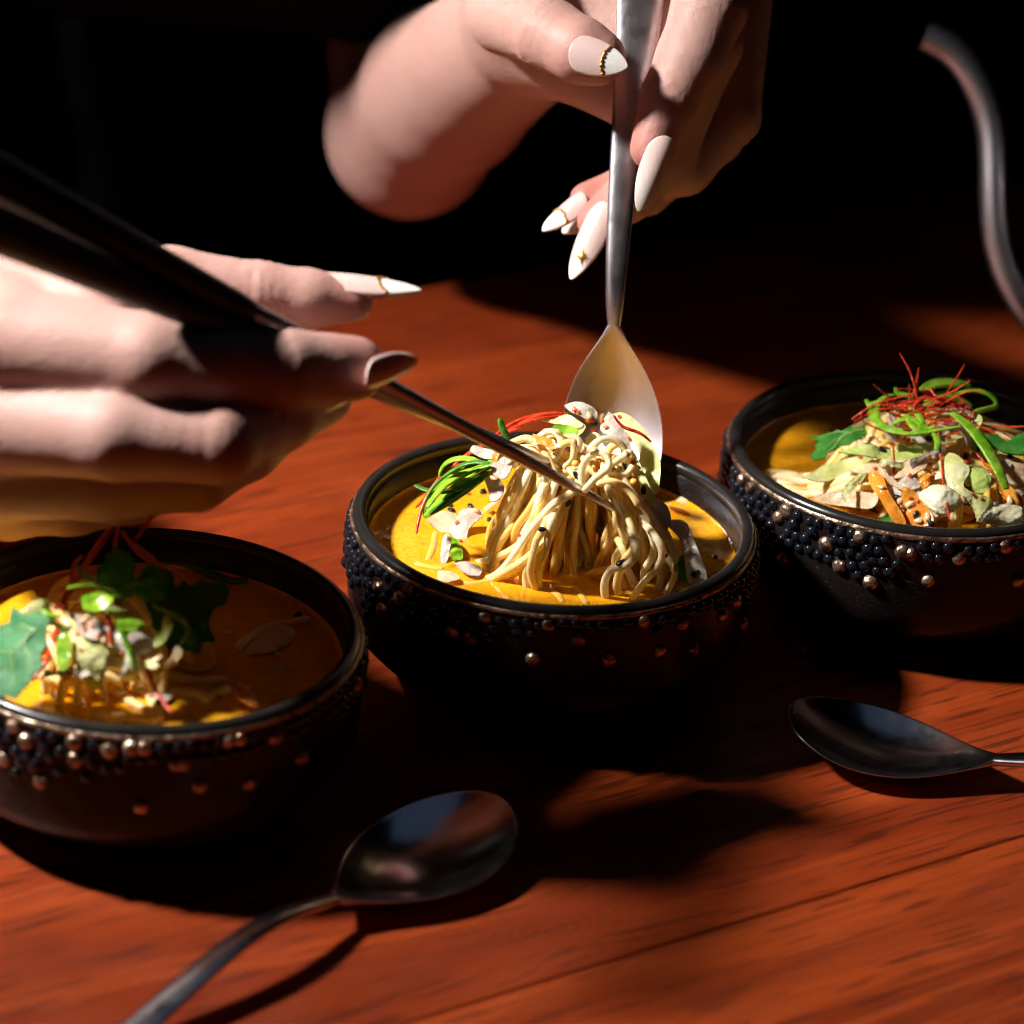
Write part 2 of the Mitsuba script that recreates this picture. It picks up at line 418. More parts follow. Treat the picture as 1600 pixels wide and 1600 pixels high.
def placed(mesh, o, ex, ez):
    ex = unit(ex); ez = unit(np.asarray(ez) - ex * (np.asarray(ez) @ ex)); ey = np.cross(ez, ex)
    return mesh[0] @ np.stack([ex, ey, ez]) + o, mesh[1]


# spoon standing in the middle bowl
SPD = 0.020
axT, axB = S(994, 0, SPD + .010), S(957, 500, SPD + .006)
ex = unit(axT - axB)
SGN = -1.0
tipS = axB - ex * 0.0625
Lh = 0.0625 + np.linalg.norm(axT - axB) + 0.045
sm = spoon_mesh(0.0610, 0.0163, 0.0075, Lh, 0.0030, 0.0036, 0.0100, 0.0024, None, CubicSpline([0, 0.015, 0.035, 0.055, 0.068, 0.085, 0.12, Lh], [-0.0095, -0.0122, -0.0115, -0.0062, -0.0018, 0.0, 0.0, 0.0]), tb=0.0016, flare=0.0115, side=CubicSpline([0, 0.035, 0.07, 0.10, Lh], [SGN * 0.0028, SGN * 0.0022, SGN * 0.0003, 0, 0]))
ez = unit(-FWD * 0.99 - RTV * 0.02 - UPV * 0.04)
put('serving_spoon', placed(sm, tipS, ex, ez), 'steel', smooth=40, label='long steel serving spoon held upright in the middle bowl of noodles', cat='spoon')

# the two table spoons
bsdf('kettle_steel', {'type': 'twosided', 'bsdf': {'type': 'roughconductor', 'material': 'Cr', 'alpha': 0.12, 'distribution': 'ggx'}})
a0, a1 = Z(1232, 1118, 0.010), Z(1700, 1205, 0.012)
Ls = 0.165
r_up = lambda x: np.interp(x, [0, 0.012, 0.034, 0.050, 0.062, 0.078, 0.11, Ls], [0.0135, 0.0095, 0.0062, 0.0068, 0.0095, 0.0135, 0.0110, 0.002])
r_up_s = lambda x: CubicSpline([0, 0.014, 0.037, 0.055, 0.070, 0.086, 0.120, Ls], [0.0130, 0.0095, 0.0070, 0.0078, 0.0108, 0.0140, 0.0105, 0.0014])(x)
ts = spoon_mesh(0.0640, 0.0208, 0.0064, Ls, 0.0044, 0.0040, 0.0070, 0.0020, None, r_up_s, tb=0.0011, flare=0.021)
e = a1 - a0; e[2] = 0
put('table_spoon', placed(ts, a0 * [1, 1, 0], e, [0, 0, 1]), 'polished_steel', smooth=40, label='shiny steel spoon lying at the right edge, handle pointing out to the right', cat='spoon')
b0, b1 = Z(776, 1258, 0.010), Z(230, 1582, 0.008)
e = b1 - b0; e[2] = 0
r_up_s2 = lambda x: CubicSpline([0, 0.015, 0.040, 0.060, 0.076, 0.092, 0.126, Ls], [0.0130, 0.0095, 0.0070, 0.0078, 0.0108, 0.0140, 0.0105, 0.0014])(x)
ts = spoon_mesh(0.0700, 0.0212, 0.0066, Ls, 0.0030, 0.0032, 0.0052, 0.0020, None, r_up_s2, tb=0.0011, flare=0.021)
put('table_spoon', placed(ts, b0 * [1, 1, 0], e, [0, 0, 1]), 'polished_steel', smooth=40, label='dark steel spoon lying at the bottom left in front of the left bowl', cat='spoon')

# chopsticks
def stick(tip, end, name, label, split_x, r_tip, r_mid, r_end):
    k = thing(name, label, 'chopstick', 'pair of metal chopsticks with black handles')
    L = np.linalg.norm(end - tip); u = (end - tip) / L
    q = tip + u * np.linspace(0, L, 400)[:, None] - CAM
    split = np.linspace(0, 1, 400)[np.argmin(np.abs(800 + F * (q @ RTV) / (q @ FWD) - split_x))]
    s = np.linspace(0, split, 40)
    put('metal_tip', tube(tip + u * s[:, None] * L, np.interp(s, [0, split * 0.9, split], [r_tip, r_mid, r_mid * 0.96]), 20), 'brushed_steel', k, smooth=40)
    s = np.linspace(split - 0.005, 1.03, 40)
    put('handle', tube(tip + u * s[:, None] * L, np.interp(s, [split - .005, split + 0.01, 1.0], [r_mid, r_mid * 1.15, r_end]), 20), 'black_handle', k, smooth=40)


CT, CQ = S(957, 793, -0.030), S(-60, 246, -0.190)
stick(CT, CQ, 'chopstick', 'metal chopstick with a black handle, lifting the noodles, upper of the pair', 385, 0.0012, 0.0034, 0.0066)
stick(S(940, 759, -0.010), S(-60, 335, -0.198), 'chopstick', 'second chopstick with a black handle, lower of the pair, mostly behind the fingers', 350, 0.0012, 0.0034, 0.0068)

# kettle with a gooseneck spout: only the spout reaches into the picture
kt = thing('kettle', 'steel gooseneck kettle spout curving in from the right edge', 'kettle')
kp = [S(1446, 58, .205), S(1492, 84, .205), S(1530, 140, .206), S(1549, 205, .207), S(1553, 290, .208), S(1560, 380, .21), S(1588, 455, .212), S(1640, 530, .215), S(1720, 590, .22)]
kc = kp[-1] + np.array([0.058, -0.045, 0]); kc[2] = 0
kp.append(kc + [0, 0, 0.026])
pth = spline(kp, 100)
put('spout', tube(pth, np.interp(np.linspace(0, 1, 100), [0, .12, .5, .8, 1], [.0055, .0053, .0052, .0060, .0085]), 28, caps=False), 'kettle_steel', kt, smooth=50)
put('body', moved(lathe([(0.0005, 0.001), (0.050, 0.001), (0.054, 0.004), (0.050, 0.05), (0.040, 0.10), (0.033, 0.125), (0.031, 0.126), (0.038, 0.10), (0.048, 0.05), (0.051, 0.006), (0.0005, 0.004)], 72), kc), 'kettle_steel', kt, smooth=40)
put('lid', moved(lathe([(0.0005, 0.128), (0.034, 0.1262), (0.034, 0.129), (0.02, 0.136), (0.006, 0.139), (0.007, 0.150), (0.011, 0.156), (0.009, 0.163), (0.0005, 0.165)], 60), kc), 'kettle_steel', kt, smooth=40)
put('handle', tube(spline([kc + [0.033, 0, .115], kc + [0.07, 0, .125], kc + [0.095, 0, .10], kc + [0.09, 0, .05]], 40), .007, 16), 'black_handle', kt)

# ------------------------------------------------------------------ the person: two hands, forearms, dark shirt
def round_cone(P, a, b, r1, r2):
    ba = b - a
    l2 = ba @ ba
    rr = r1 - r2
    a2 = max(l2 - rr * rr, 1e-12)
    il2 = 1 / l2
    pa = P - a
    y = pa @ ba
    z = y - l2
    x2 = ((pa * l2 - y[:, None] * ba) ** 2).sum(1)
    y2, z2 = y * y * l2, z * z * l2
    k = np.sign(rr) * rr * rr * x2
    d = (np.sqrt(x2 * a2 * il2) + y * rr) * il2 - r1
    c1 = np.sign(z) * a2 * z2 > k
    c2 = np.sign(y) * a2 * y2 < k
    d = np.where(c1, np.sqrt(x2 + z2) * il2 - r2, np.where(c2 & ~c1, np.sqrt(x2 + y2) * il2 - r1, d))
    return d


def smin(a, b, k):
    h = np.clip(k - np.abs(a - b), 0, None) / k
    return np.minimum(a, b) - h * h * h * k / 6


def surface_nets(Fv, lo, h):
    """Vertices and quads of the zero level of the samples Fv on a grid."""
    n = np.array(Fv.shape)
    ins = Fv < 0
    corners = [(a, b, c) for a in (0, 1) for b in (0, 1) for c in (0, 1)]
    sl = lambda o: tuple(slice(o[k], n[k] - 1 + o[k]) for k in range(3))
    cnt = sum(ins[sl(o)].astype(np.int8) for o in corners)
    act = (cnt > 0) & (cnt < 8)
    idx = -np.ones(act.shape, np.int64)
    cells = np.argwhere(act)
    idx[act] = np.arange(len(cells))
    val = np.stack([Fv[sl(o)][act] for o in corners], 1)
    acc, num = np.zeros((len(cells), 3)), np.zeros(len(cells))
    co = np.array(corners, float)
    for i in range(8):
        for j in range(i + 1, 8):
            if np.abs(co[i] - co[j]).sum() != 1:
                continue
            A, B = val[:, i], val[:, j]
            cr = (A < 0) != (B < 0)
            t = np.where(cr, A / np.where(cr, A - B, 1), 0)
            acc += np.where(cr[:, None], co[i] + t[:, None] * (co[j] - co[i]), 0)
            num += cr
    V = lo + (cells + acc / num[:, None]) * h
    Q = []
    for ax in range(3):
        o = [0, 0, 0]; o[ax] = 1
        a = [slice(1, -1)] * 3; b = [slice(1, -1)] * 3
        a[ax] = slice(0, n[ax] - 1); b[ax] = slice(1, n[ax])
        A, B = ins[tuple(a)], ins[tuple(b)]
        for flip in (False, True):
            e = np.argwhere((A & ~B) if not flip else (~A & B))
            e = e + np.array([0 if k == ax else 1 for k in range(3)])
            u, v = (ax + 1) % 3, (ax + 2) % 3
            def cell(du, dv):
                q = e.copy(); q[:, u] -= du; q[:, v] -= dv
                return idx[q[:, 0], q[:, 1], q[:, 2]]
            quad = np.stack([cell(1, 1), cell(0, 1), cell(0, 0), cell(1, 0)], 1)
            Q.append(quad[:, ::-1] if flip else quad)
    Q = np.vstack(Q)
    Q = Q[(Q >= 0).all(1)]
    return V, np.vstack([Q[:, [0, 1, 2]], Q[:, [0, 2, 3]]])


def sdf_mesh(fn, lo, hi, h):
    lo, hi = np.asarray(lo), np.asarray(hi)
    n = np.ceil((hi - lo) / h).astype(int) + 1
    # coarse pass first: evaluate finely only near the surface
    c = 4
    nc = n // c + 2
    g = np.stack(np.meshgrid(*[lo[k] + np.arange(nc[k]) * h * c for k in range(3)], indexing='ij'), -1).reshape(-1, 3)
    fc = fn(g).reshape(nc)
    near = np.abs(fc) < h * c * 2.2
    Fv = np.kron(fc, np.ones((c, c, c)))
    mask = np.kron(near, np.ones((c, c, c))).astype(bool)
    ii = np.argwhere(mask)
    Fv[mask] = fn(lo + ii * h)
    V, f = surface_nets(Fv, lo, h)
    return V, f


def hand_sdf(fingers, palm, k_palm=0.011, k_web=0.005, extra=()):
    """fingers: list of joint chains [(point, radius), ...]; palm: list of round cones."""
    def fn(P):
        pm = None
        for a, ra_, b, rb_ in palm:
            d = round_cone(P, a, b, ra_, rb_)
            pm = d if pm is None else smin(pm, d, k_palm)
        out = pm
        for ch in fingers:
            d = None
            for (a, ra_), (b, rb_) in zip(ch[:-1], ch[1:]):
                e_ = round_cone(P, a, b, ra_, rb_)
                d = e_ if d is None else smin(d, e_, 0.0042)
            out = smin(out, d, k_web)
        for c, ax_, r, wdt, dep in extra:      # creases: shallow grooves round a finger at c across ax_
            q = (P - c) @ ax_
            near = np.exp(-(q / wdt) ** 2) * (np.linalg.norm(P - c, axis=1) < r)
            out = out + dep * near
        w = 0.0004 * (meshkit.noise(P * 60, 3) - 0.5) + 0.00012 * (meshkit.noise(P * 420, 5) - 0.5)
        return out + w
    return fn


def chain(*js):
    return [(S(*j[:3]), j[3]) for j in js]


def creases(ch, spots):
    out = []
    for i, ts_ in spots:
        a, b = ch[i][0], ch[i + 1][0]
        for t_, dep in ts_:
            out.append((a + (b - a) * t_, unit(b - a), 0.016, 0.00055, dep))
    return out


# --- hand at the top, holding the serving spoon (its thumb faces the camera)
thumb_a = chain((815, -60, .052, .0150), (795, 22, .030, .0128), (856, 52, .010, .0110), (905, 78, .003, .0100), (934, 90, .002, .0088))
index_a = chain((1100, -120, .040, .0115), (1108, 15, .018, .0118), (1078, 92, .014, .0104), (1047, 152, .013, .0093), (1018, 232, .012, .0068))
middle_a = chain((1135, -120, .055, .0115), (1106, 70, .036, .0108), (1035, 255, .045, .0090), (985, 305, .044, .0080), (934, 346, .041, .0068))
ring_a = chain((1165, -100, .070, .0112), (1143, 182, .060, .0093), (1070, 262, .056, .0086), (985, 292, .058, .0074), (917, 312, .053, .0056))
pinky_a = chain((1160, -60, .085, .0100), (1120, 215, .078, .0082), (1010, 300, .074, .0072), (925, 338, .063, .0052))
palm_a = [(S(840, 30, .068), .0235, S(1020, 70, .050), .0185), (S(840, 20, .068), .0235, S(1100, -110, .052), .0150), (S(850, 30, .07), .0220, S(1150, -70, .080), .0150),
          (S(840, 0, .068), .0225, S(800, 0, .040), .0150), (S(880, 60, .058), .0180, S(985, 140, .046), .0125), (S(1000, 60, .055), .0160, S(1130, 120, .062), .0100),
          (S(700, 140, .190), .0300, S(850, 30, .075), .0225), (S(640, 210, .245), .0300, S(700, 140, .19), .0300), (S(640, 210, .245), .0300, S(652, 80, .285), .0325), (S(652, 80, .285), .0325, S(700, -180, .34), .040)]
fa = hand_sdf([thumb_a, index_a, middle_a, ring_a, pinky_a], palm_a,
              extra=creases(thumb_a, [(1, [(.70, .0004), (.82, .0007), (.94, .0006)]), (2, [(.06, .0006), (.25, .0004)])]) + creases(index_a, [(1, [(.05, .0005), (.18, .0006), (.32, .0004)]), (2, [(.78, .0004), (.92, .0007)]), (3, [(.03, .0006), (.16, .0004)])]) + creases(middle_a, [(1, [(.5, .0005), (.6, .0005)])]) + creases(ring_a, [(0, [(.93, .0005)]), (1, [(.05, .0006), (.2, .0004)])]))
pa_all = np.array([c for ch in (thumb_a, index_a, middle_a, ring_a, pinky_a) for c, _ in ch] + [q for pc in palm_a for q in (pc[0], pc[2])])
mesh_a = sdf_mesh(fa, pa_all.min(0) - .045, pa_all.max(0) + .045, 0.00125)

HB = 0.030
Sb = lambda a, b, d: S(a, b, d + HB)
chainb = lambda *js: [(Sb(*j[:3]), j[3]) for j in js]
# --- hand at the left, holding the chopsticks (back of the fingers faces the camera)
thumb_b = chainb((150, 500, -0.141, .0150), (265, 455, -0.118, .0125), (405, 460, -0.116, .0092), (480, 467, -0.114, .0083), (550, 471, -0.112, .0061))
index_b = chainb((20, 535, -0.152, .0150), (232, 560, -0.162, .0122), (330, 572, -0.158, .0112), (440, 576, -0.148, .0110), (552, 576, -0.136, .0092))
middle_b = chainb((0, 655, -0.146, .0150), (180, 680, -0.162, .0122), (338, 694, -0.160, .0108), (440, 650, -0.138, .0096), (508, 620, -0.124, .0080))
ring_b = chainb((0, 735, -0.131, .0140), (160, 748, -0.134, .0116), (305, 742, -0.126, .0102), (390, 700, -0.114, .0088), (450, 660, -0.104, .0074))
pinky_b = chainb((10, 775, -0.106, .0120), (110, 780, -0.106, .0102), (210, 768, -0.098, .0090), (290, 735, -0.090, .0080), (350, 700, -0.084, .0070))
wr_b, fo_b = Sb(-150, 470, -0.072), Sb(-420, 330, 0.108)
palm_b = [(wr_b, .026, Sb(20, 535, -0.148), .0160), (wr_b, .026, Sb(0, 650, -0.138), .0165), (wr_b, .026, Sb(0, 730, -0.122), .0160), (wr_b, .024, Sb(10, 775, -0.102), .0130),
          (wr_b, .024, Sb(160, 480, -0.131), .0165), (Sb(20, 560, -0.132), .0170, Sb(180, 620, -0.130), .0130), (wr_b, .026, fo_b, .030)]
fb_ = hand_sdf([thumb_b, index_b, middle_b, ring_b, pinky_b], palm_b, extra=creases(thumb_b, [(1, [(.8, .0004), (.92, .0005)]), (2, [(.05, .0004), (.25, .0003)])]) + creases(index_b, [(2, [(.9, .0004)])]) + creases(middle_b, [(1, [(.9, .0003)])]))
pb_all = np.array([c for ch in (thumb_b, index_b, middle_b, ring_b, pinky_b) for c, _ in ch] + [q for pc in palm_b for q in (pc[0], pc[2])])
mesh_b = sdf_mesh(fb_, pb_all.min(0) - .04, pb_all.max(0) + .04, 0.00125)

# --- the rest of the body, joined to both forearms; covered by the shirt
elbow_a, elbow_b = S(700, -180, .34), fo_b
neck = np.array([-0.02, 0.50, 0.52])
sh_a, sh_b = np.array([0.15, 0.47, 0.44]), np.array([-0.20, 0.46, 0.43])
BONES = [(elbow_a, .040, sh_a, .052), (elbow_b, .034, np.array([-0.30, 0.27, 0.21]), .040), (np.array([-0.30, 0.27, 0.21]), .042, sh_b, .052), (sh_a, .052, neck, .058), (sh_b, .052, neck, .058),
         (sh_a, .055, np.array([0.09, 0.56, 0.02]), .095), (sh_b, .055, np.array([-0.13, 0.56, 0.02]), .095), (neck, .06, np.array([-0.02, 0.56, 0.02]), .10), (neck, .055, neck + [0, -.01, .10], .050),
         (np.array([0.07, 0.56, 0.02]), .10, np.array([0.07, 0.60, -0.25]), .12), (np.array([-0.11, 0.56, 0.02]), .10, np.array([-0.11, 0.60, -0.25]), .12)]


def bones_sdf(bones, k, grow=0.0, fold=0.0):
    def fn(P):
        out = None
        for a, r1, b, r2 in bones:
            d = round_cone(P, np.asarray(a, float), np.asarray(b, float), r1 + grow, r2 + grow)
            out = d if out is None else smin(out, d, k)
        if fold:
            out = out + fold * (meshkit.noise(P * [22, 22, 9], 11) - 0.5) + fold * 0.5 * (meshkit.noise(P * 55, 12) - 0.5)
        return out
    return fn


bp = np.array([q for b_ in BONES for q in (b_[0], b_[2])])
mesh_c = sdf_mesh(bones_sdf(BONES, 0.03), bp.min(0) - .16, bp.max(0) + .16, 0.008)


def to_manifold(m):
    return m3.Manifold(m3.Mesh(vert_properties=np.asarray(m[0], np.float32), tri_verts=np.asarray(m[1], np.uint32)))


def body_union(ms):
    mans = [to_manifold(m) for m in ms]
    if all(m.status() == m3.Error.NoError and m.volume() > 0 for m in mans):
        out = (mans[0] + mans[1] + mans[2]).to_mesh()
        return np.array(out.vert_properties[:, :3], float), np.array(out.tri_verts)
    print('body: joined without a boolean', [(m.status(), m.volume()) for m in mans])
    return join(ms)


body = body_union([mesh_a, mesh_b, mesh_c])
BV = body[0]
tips = np.array([ch[-1][0] for ch in (thumb_a, index_a, middle_a, ring_a, pinky_a, thumb_b, index_b, middle_b, ring_b, pinky_b)])
kn = np.array([index_a[1][0], middle_a[1][0], ring_a[1][0], thumb_a[2][0], index_a[3][0], index_b[1][0], middle_b[2][0], ring_b[2][0], index_b[0][0], middle_b[0][0], thumb_b[2][0]])
red = np.clip(sum(np.exp(-((BV - q) ** 2).sum(1) / 0.011 ** 2) for q in tips), 0, 1) * 0.95 + np.clip(sum(np.exp(-((BV - q) ** 2).sum(1) / 0.009 ** 2) for q in kn), 0, 1) * 0.5
red = np.clip(red + 0.5 * (meshkit.fbm(BV * 70, 3, 2) - 0.5), 0, 1)[:, None]
skin_c = np.array([0.455, 0.27, 0.23]) * (1 - red) + np.array([0.43, 0.155, 0.125]) * red
bsdf('skin', {'type': 'twosided', 'bsdf': {'type': 'bumpmap', 'arbitrary': proc(lambda p, n, uv: 0.00017 * fbm(p.x * 800, p.y * 800, p.z * 480, octaves=3) + 0.0001 * fbm(p.x * 2600, p.y * 2600, p.z * 2600, octaves=1), eps=1.5e-4), 'scale': 1.0,
     'bsdf': {'type': 'principled', 'base_color': {'type': 'mesh_attribute', 'name': 'vertex_color'}, 'roughness': 0.52, 'specular': 0.32, 'sheen': 0.1}}})
person = thing('person', 'person in black holding chopsticks in one hand and a serving spoon in the other', 'person')
put('body', body, 'skin', person, smooth=True, color=skin_c)

# shirt: trunk, upper arms, chopstick arm; chest bulges added to block the lamp
cut_a = elbow_a + (S(652, 80, .285) - elbow_a) * 0.35
SB = [b_ for b_ in BONES]
SB = [(cut_a, .044, sh_a, .056), (np.array([-0.20, 0.316, 0.185]), .076, np.array([-0.06, 0.322, 0.185]), .076), (np.array([-0.06, 0.322, 0.185]), .076, np.array([0.07, 0.392, 0.185]), .078),
      (np.array([-0.17, 0.36, 0.19]), .07, np.array([-0.15, 0.46, 0.38]), .07), (np.array([0.05, 0.39, 0.20]), .07, np.array([0.09, 0.46, 0.38]), .07), (np.array([-0.1, 0.36, 0.19]), .07, np.array([-0.08, 0.50, 0.05]), .09)] + [(np.array([-0.203, 0.216, 0.300]), .062, sh_b + [0, -.04, 0], .06), (np.array([-0.203, 0.216, 0.300]), .062, np.array([-0.15, 0.36, 0.20]), .07), (np.array([-0.203, 0.216, 0.300]), .062, np.array([-0.165, 0.212, 0.306]), .063)] + BONES[1:8] + BONES[9:]
mat('black_cloth', lambda p, n, uv: mi.Color3f(0.004, 0.004, 0.005) * (0.6 + 0.8 * fbm(p.x * 90, p.y * 90, p.z * 90)), 0.85, 0.08)
put('shirt', sdf_mesh(bones_sdf(SB, 0.03, 0.008, 0.008), bp.min(0) - .18, bp.max(0) + .18, 0.008), 'black_cloth', person, smooth=True)


# --- finger nails: long almond shaped shells
bsdf('nail', {'type': 'twosided', 'bsdf': {'type': 'principled', 'base_color': {'type': 'mesh_attribute', 'name': 'vertex_color'}, 'roughness': 0.14, 'specular': 0.5, 'clearcoat': 0.8, 'clearcoat_gloss': 0.95}})
bsdf('gold_foil', {'type': 'twosided', 'bsdf': {'type': 'principled', 'base_color': rgb(0.75, 0.42, 0.08), 'roughness': 0.3, 'metallic': 0.85}})


def nail_point(o, ex, ey, ez, L, W, s, t, arch, curve):
    """Point of the nail at s in 0..1 along it, t in -1..1 across it."""
    s = np.asarray(s, float)
    base = np.sqrt(np.clip(1 - ((0.26 - np.minimum(s, 0.26)) / 0.26) ** 2 * 0.97, 0, 1))
    tipw = np.power(np.clip(1 - np.power(np.clip((s - 0.36) / 0.64, 0, 1), 2.0), 0, 1), 0.72)
    w = W / 2 * base * tipw
    y = w * t
    z = arch * (1 - (y / (W / 2)) ** 2) - curve * (s - 0.35) ** 2
    return np.asarray(o) + ex * (s * L)[..., None] + ey * y[..., None] + ez * z[..., None]


def nail(base, tip, normal, W, arch=0.0022, curve=0.0022, thick=0.0007, french=0.62, art=None):
    ex = unit(tip - base); ez = unit(normal - ex * (normal @ ex)); ey = np.cross(ez, ex)
    L = np.linalg.norm(tip - base)
    ns, nt = 44, 21
    s, t = np.meshgrid(np.linspace(0, 1, ns), np.linspace(-1, 1, nt), indexing='ij')
    top = nail_point(base, ex, ey, ez, L, W, s, t, arch, curve)
    bot = top - ez * thick
    V = np.vstack([top.reshape(-1, 3), bot.reshape(-1, 3)])
    i, j = np.meshgrid(np.arange(ns - 1), np.arange(nt - 1), indexing='ij')
    q = np.stack([i * nt + j, (i + 1) * nt + j, (i + 1) * nt + j + 1, i * nt + j + 1], -1).reshape(-1, 4)
    f = [q, q[:, ::-1] + ns * nt]
    edge = np.r_[np.arange(nt), np.arange(1, ns) * nt + nt - 1, (ns - 1) * nt + np.arange(nt - 2, -1, -1), np.arange(ns - 2, -1, -1) * nt]
    f.append(np.stack([edge[:-1], edge[1:], edge[1:] + ns * nt, edge[:-1] + ns * nt], 1))
    q = np.vstack(f)
    tri = np.vstack([q[:, [0, 1, 2]], q[:, [0, 2, 3]]])
    u = np.clip((s.ravel() - french + 0.10 * (1 - t.ravel() ** 2)) / 0.03, 0, 1)[:, None] if french < 1 else np.clip((s.ravel() - 0.25) / 0.6, 0, 1)[:, None] * 0.7
    col = np.array([0.66, 0.48, 0.44]) * (1 - u) + np.array([0.78, 0.74, 0.69]) * u
    k = put('fingernail', (V, tri), 'nail', person, smooth=True, color=np.vstack([col, col]))
    P = lambda ss, tt: nail_point(base, ex, ey, ez, L, W, np.atleast_1d(np.asarray(ss, float)), np.atleast_1d(np.asarray(tt, float)), arch, curve) + ez * 0.00035
    if art == 'line':
        tt = np.linspace(-0.97, 0.97, 40)
        path = P(french - 0.10 * (1 - tt ** 2) + 0.018 * np.sin(tt * 21) * np.cos(tt * 7), tt)
        put('gold_line', tube(path, 0.00028 + 0.00012 * np.sin(np.arange(40) * 1.3), 8), 'gold_foil', k)
    if art == 'star':
        c = P(0.70, 0.15)[0]
        parts = []
        for a_, l_ in ((0.3, .0027), (1.1, .0017), (1.87, .0023), (2.65, .0016)):
            dv = ex * math.cos(a_) + ey * math.sin(a_)
            parts.append(tube(c + dv * np.linspace(-l_, l_, 9)[:, None], 0.00042 * (1.1 - np.abs(np.linspace(-1, 1, 9))), 6))
        put('gold_star', join(parts), 'gold_foil', k)
    labels[k] = {'label': NAIL_LABEL[k]} if k in NAIL_LABEL else {}
    if not labels[k]:
        labels.pop(k)
    return k


NAIL_LABEL = {}
CAMV = -FWD
nail(S(890, 77, -.0105), S(980, 107, -.011), CAMV * 0.93 + UPV * 0.25 - RTV * 0.1, 0.0122, arch=0.0026, art='line', french=0.66)
nail(S(1043, 213, .0015), S(996, 330, .004), CAMV * 0.95 + RTV * 0.25 + UPV * 0.1, 0.0098, french=1.2)
nail(S(950, 318, .0335), S(893, 438, .033), CAMV * 0.88 - RTV * 0.40 - UPV * 0.0, 0.0098, french=0.80, art='star')
nail(S(915, 308, .048), S(849, 364, .046), CAMV * 0.75 - RTV * 0.3 + UPV * 0.55, 0.0085, art='line', french=0.6)
nail(S(925, 332, .057), S(879, 367, .054), CAMV * 0.85 - RTV * 0.4 + UPV * 0.2, 0.0072, french=0.5)
nail(Sb(500, 437, -0.115), Sb(658, 455, -0.111), UPV * 0.85 + CAMV * 0.52, 0.0108, arch=0.0022, curve=.004, art='line', french=0.66)
nail(Sb(566, 590, -0.147), Sb(650, 560, -0.136), CAMV * 0.80 - UPV * 0.55 + RTV * 0.15, 0.0098, french=0.7)
nail(Sb(480, 645, -0.140), Sb(552, 612, -0.128), CAMV * 0.7 - UPV * 0.7, 0.0085, french=0.7)

# ------------------------------------------------------------------ food
depth = lambda p: float(FWD @ (np.asarray(p) - CAM)) - D0
RF = random.Random(3)


def veg(name, c0, c1, freq=260, rough=0.26, spec=0.5, stretch=(1, 1, 1), h=0.00035, trans=0.0, coat=0.9):
    color = lambda p, n, uv: mix(c0, c1, smoothstep(0.25, 0.75, fbm(p.x * freq * stretch[0], p.y * freq * stretch[1], p.z * freq * stretch[2])))
    height = lambda p, n, uv: h * fbm(p.x * 480, p.y * 480, p.z * 480, octaves=2)
    if trans:      # moist translucent food: light also passes through
        tex = proc(color)
        bsdf(name, {'type': 'bumpmap', 'arbitrary': proc(height, eps=2e-4), 'scale': 1.0, 'bsdf': {'type': 'blendbsdf', 'weight': 0.42,
             'first': {'type': 'principledthin', 'base_color': tex, 'roughness': rough, 'diff_trans': trans, 'spec_trans': 0.0, 'eta': 1.45},
             'second': {'type': 'twosided', 'bsdf': {'type': 'principled', 'base_color': tex, 'roughness': rough, 'specular': 0.3 + 0.45 * coat, 'clearcoat': coat, 'clearcoat_gloss': 0.9}}}})
    else:
        bumped(name, color, rough, spec, height, eps=2e-4)


veg('noodle_pale', (0.95, 0.81, 0.48), (0.96, 0.87, 0.60), 120, 0.24, h=0.00012, trans=1.0)
veg('noodle_cream', (0.94, 0.73, 0.28), (0.95, 0.80, 0.41), 120, 0.22, h=0.00012, trans=1.0)
veg('noodle_soaked', (0.92, 0.57, 0.09), (0.93, 0.67, 0.19), 120, 0.20, h=0.00012, trans=1.0)
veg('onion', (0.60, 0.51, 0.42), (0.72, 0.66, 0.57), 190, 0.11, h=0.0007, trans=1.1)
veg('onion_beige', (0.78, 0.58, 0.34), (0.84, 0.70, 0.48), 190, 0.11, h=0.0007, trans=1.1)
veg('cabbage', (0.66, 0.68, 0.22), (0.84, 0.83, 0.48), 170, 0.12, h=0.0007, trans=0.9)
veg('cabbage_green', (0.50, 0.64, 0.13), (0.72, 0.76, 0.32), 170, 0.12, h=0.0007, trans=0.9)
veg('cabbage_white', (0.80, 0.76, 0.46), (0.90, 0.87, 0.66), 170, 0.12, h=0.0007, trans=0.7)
veg('carrot', (0.78, 0.27, 0.02), (0.84, 0.36, 0.05), 300, 0.22, trans=0.6)
veg('scallion', (0.13, 0.35, 0.010), (0.36, 0.58, 0.045), 330, 0.2, trans=0.7)
veg('scallion_dark', (0.04, 0.16, 0.015), (0.10, 0.28, 0.03), 200, 0.28, trans=0.6)
veg('cilantro', (0.035, 0.19, 0.022), (0.085, 0.30, 0.045), 260, 0.45, h=0.00022, trans=0.7, coat=0.1)
veg('cilantro_pale', (0.055, 0.20, 0.075), (0.10, 0.28, 0.12), 200, 0.5, h=0.00022, trans=0.5, coat=0.0)  # paler bluish copy of cilantro, frontal light and sheen put into the colour
veg('leaf_vein', (0.20, 0.36, 0.10), (0.26, 0.42, 0.15), 200, 0.34, h=0.0001)
veg('chili', (0.42, 0.020, 0.010), (0.66, 0.065, 0.018), 500, 0.33)
veg('flake', (0.42, 0.035, 0.01), (0.62, 0.13, 0.02), 900, 0.35)
veg('sesame_black', (0.006, 0.006, 0.008), (0.02, 0.018, 0.02), 900, 0.28)
veg('sesame_white', (0.62, 0.40, 0.20), (0.76, 0.57, 0.34), 600, 0.35)

zm = lambda x, y: (640 + x / 3.478, 600 + y / 3.478)      # middle bowl
zr = lambda x, y: (1120 + x / 3.077, 520 + y / 3.077)     # right bowl
zl = lambda x, y: (x / 2.667, 800 + y / 2.667)            # left bowl


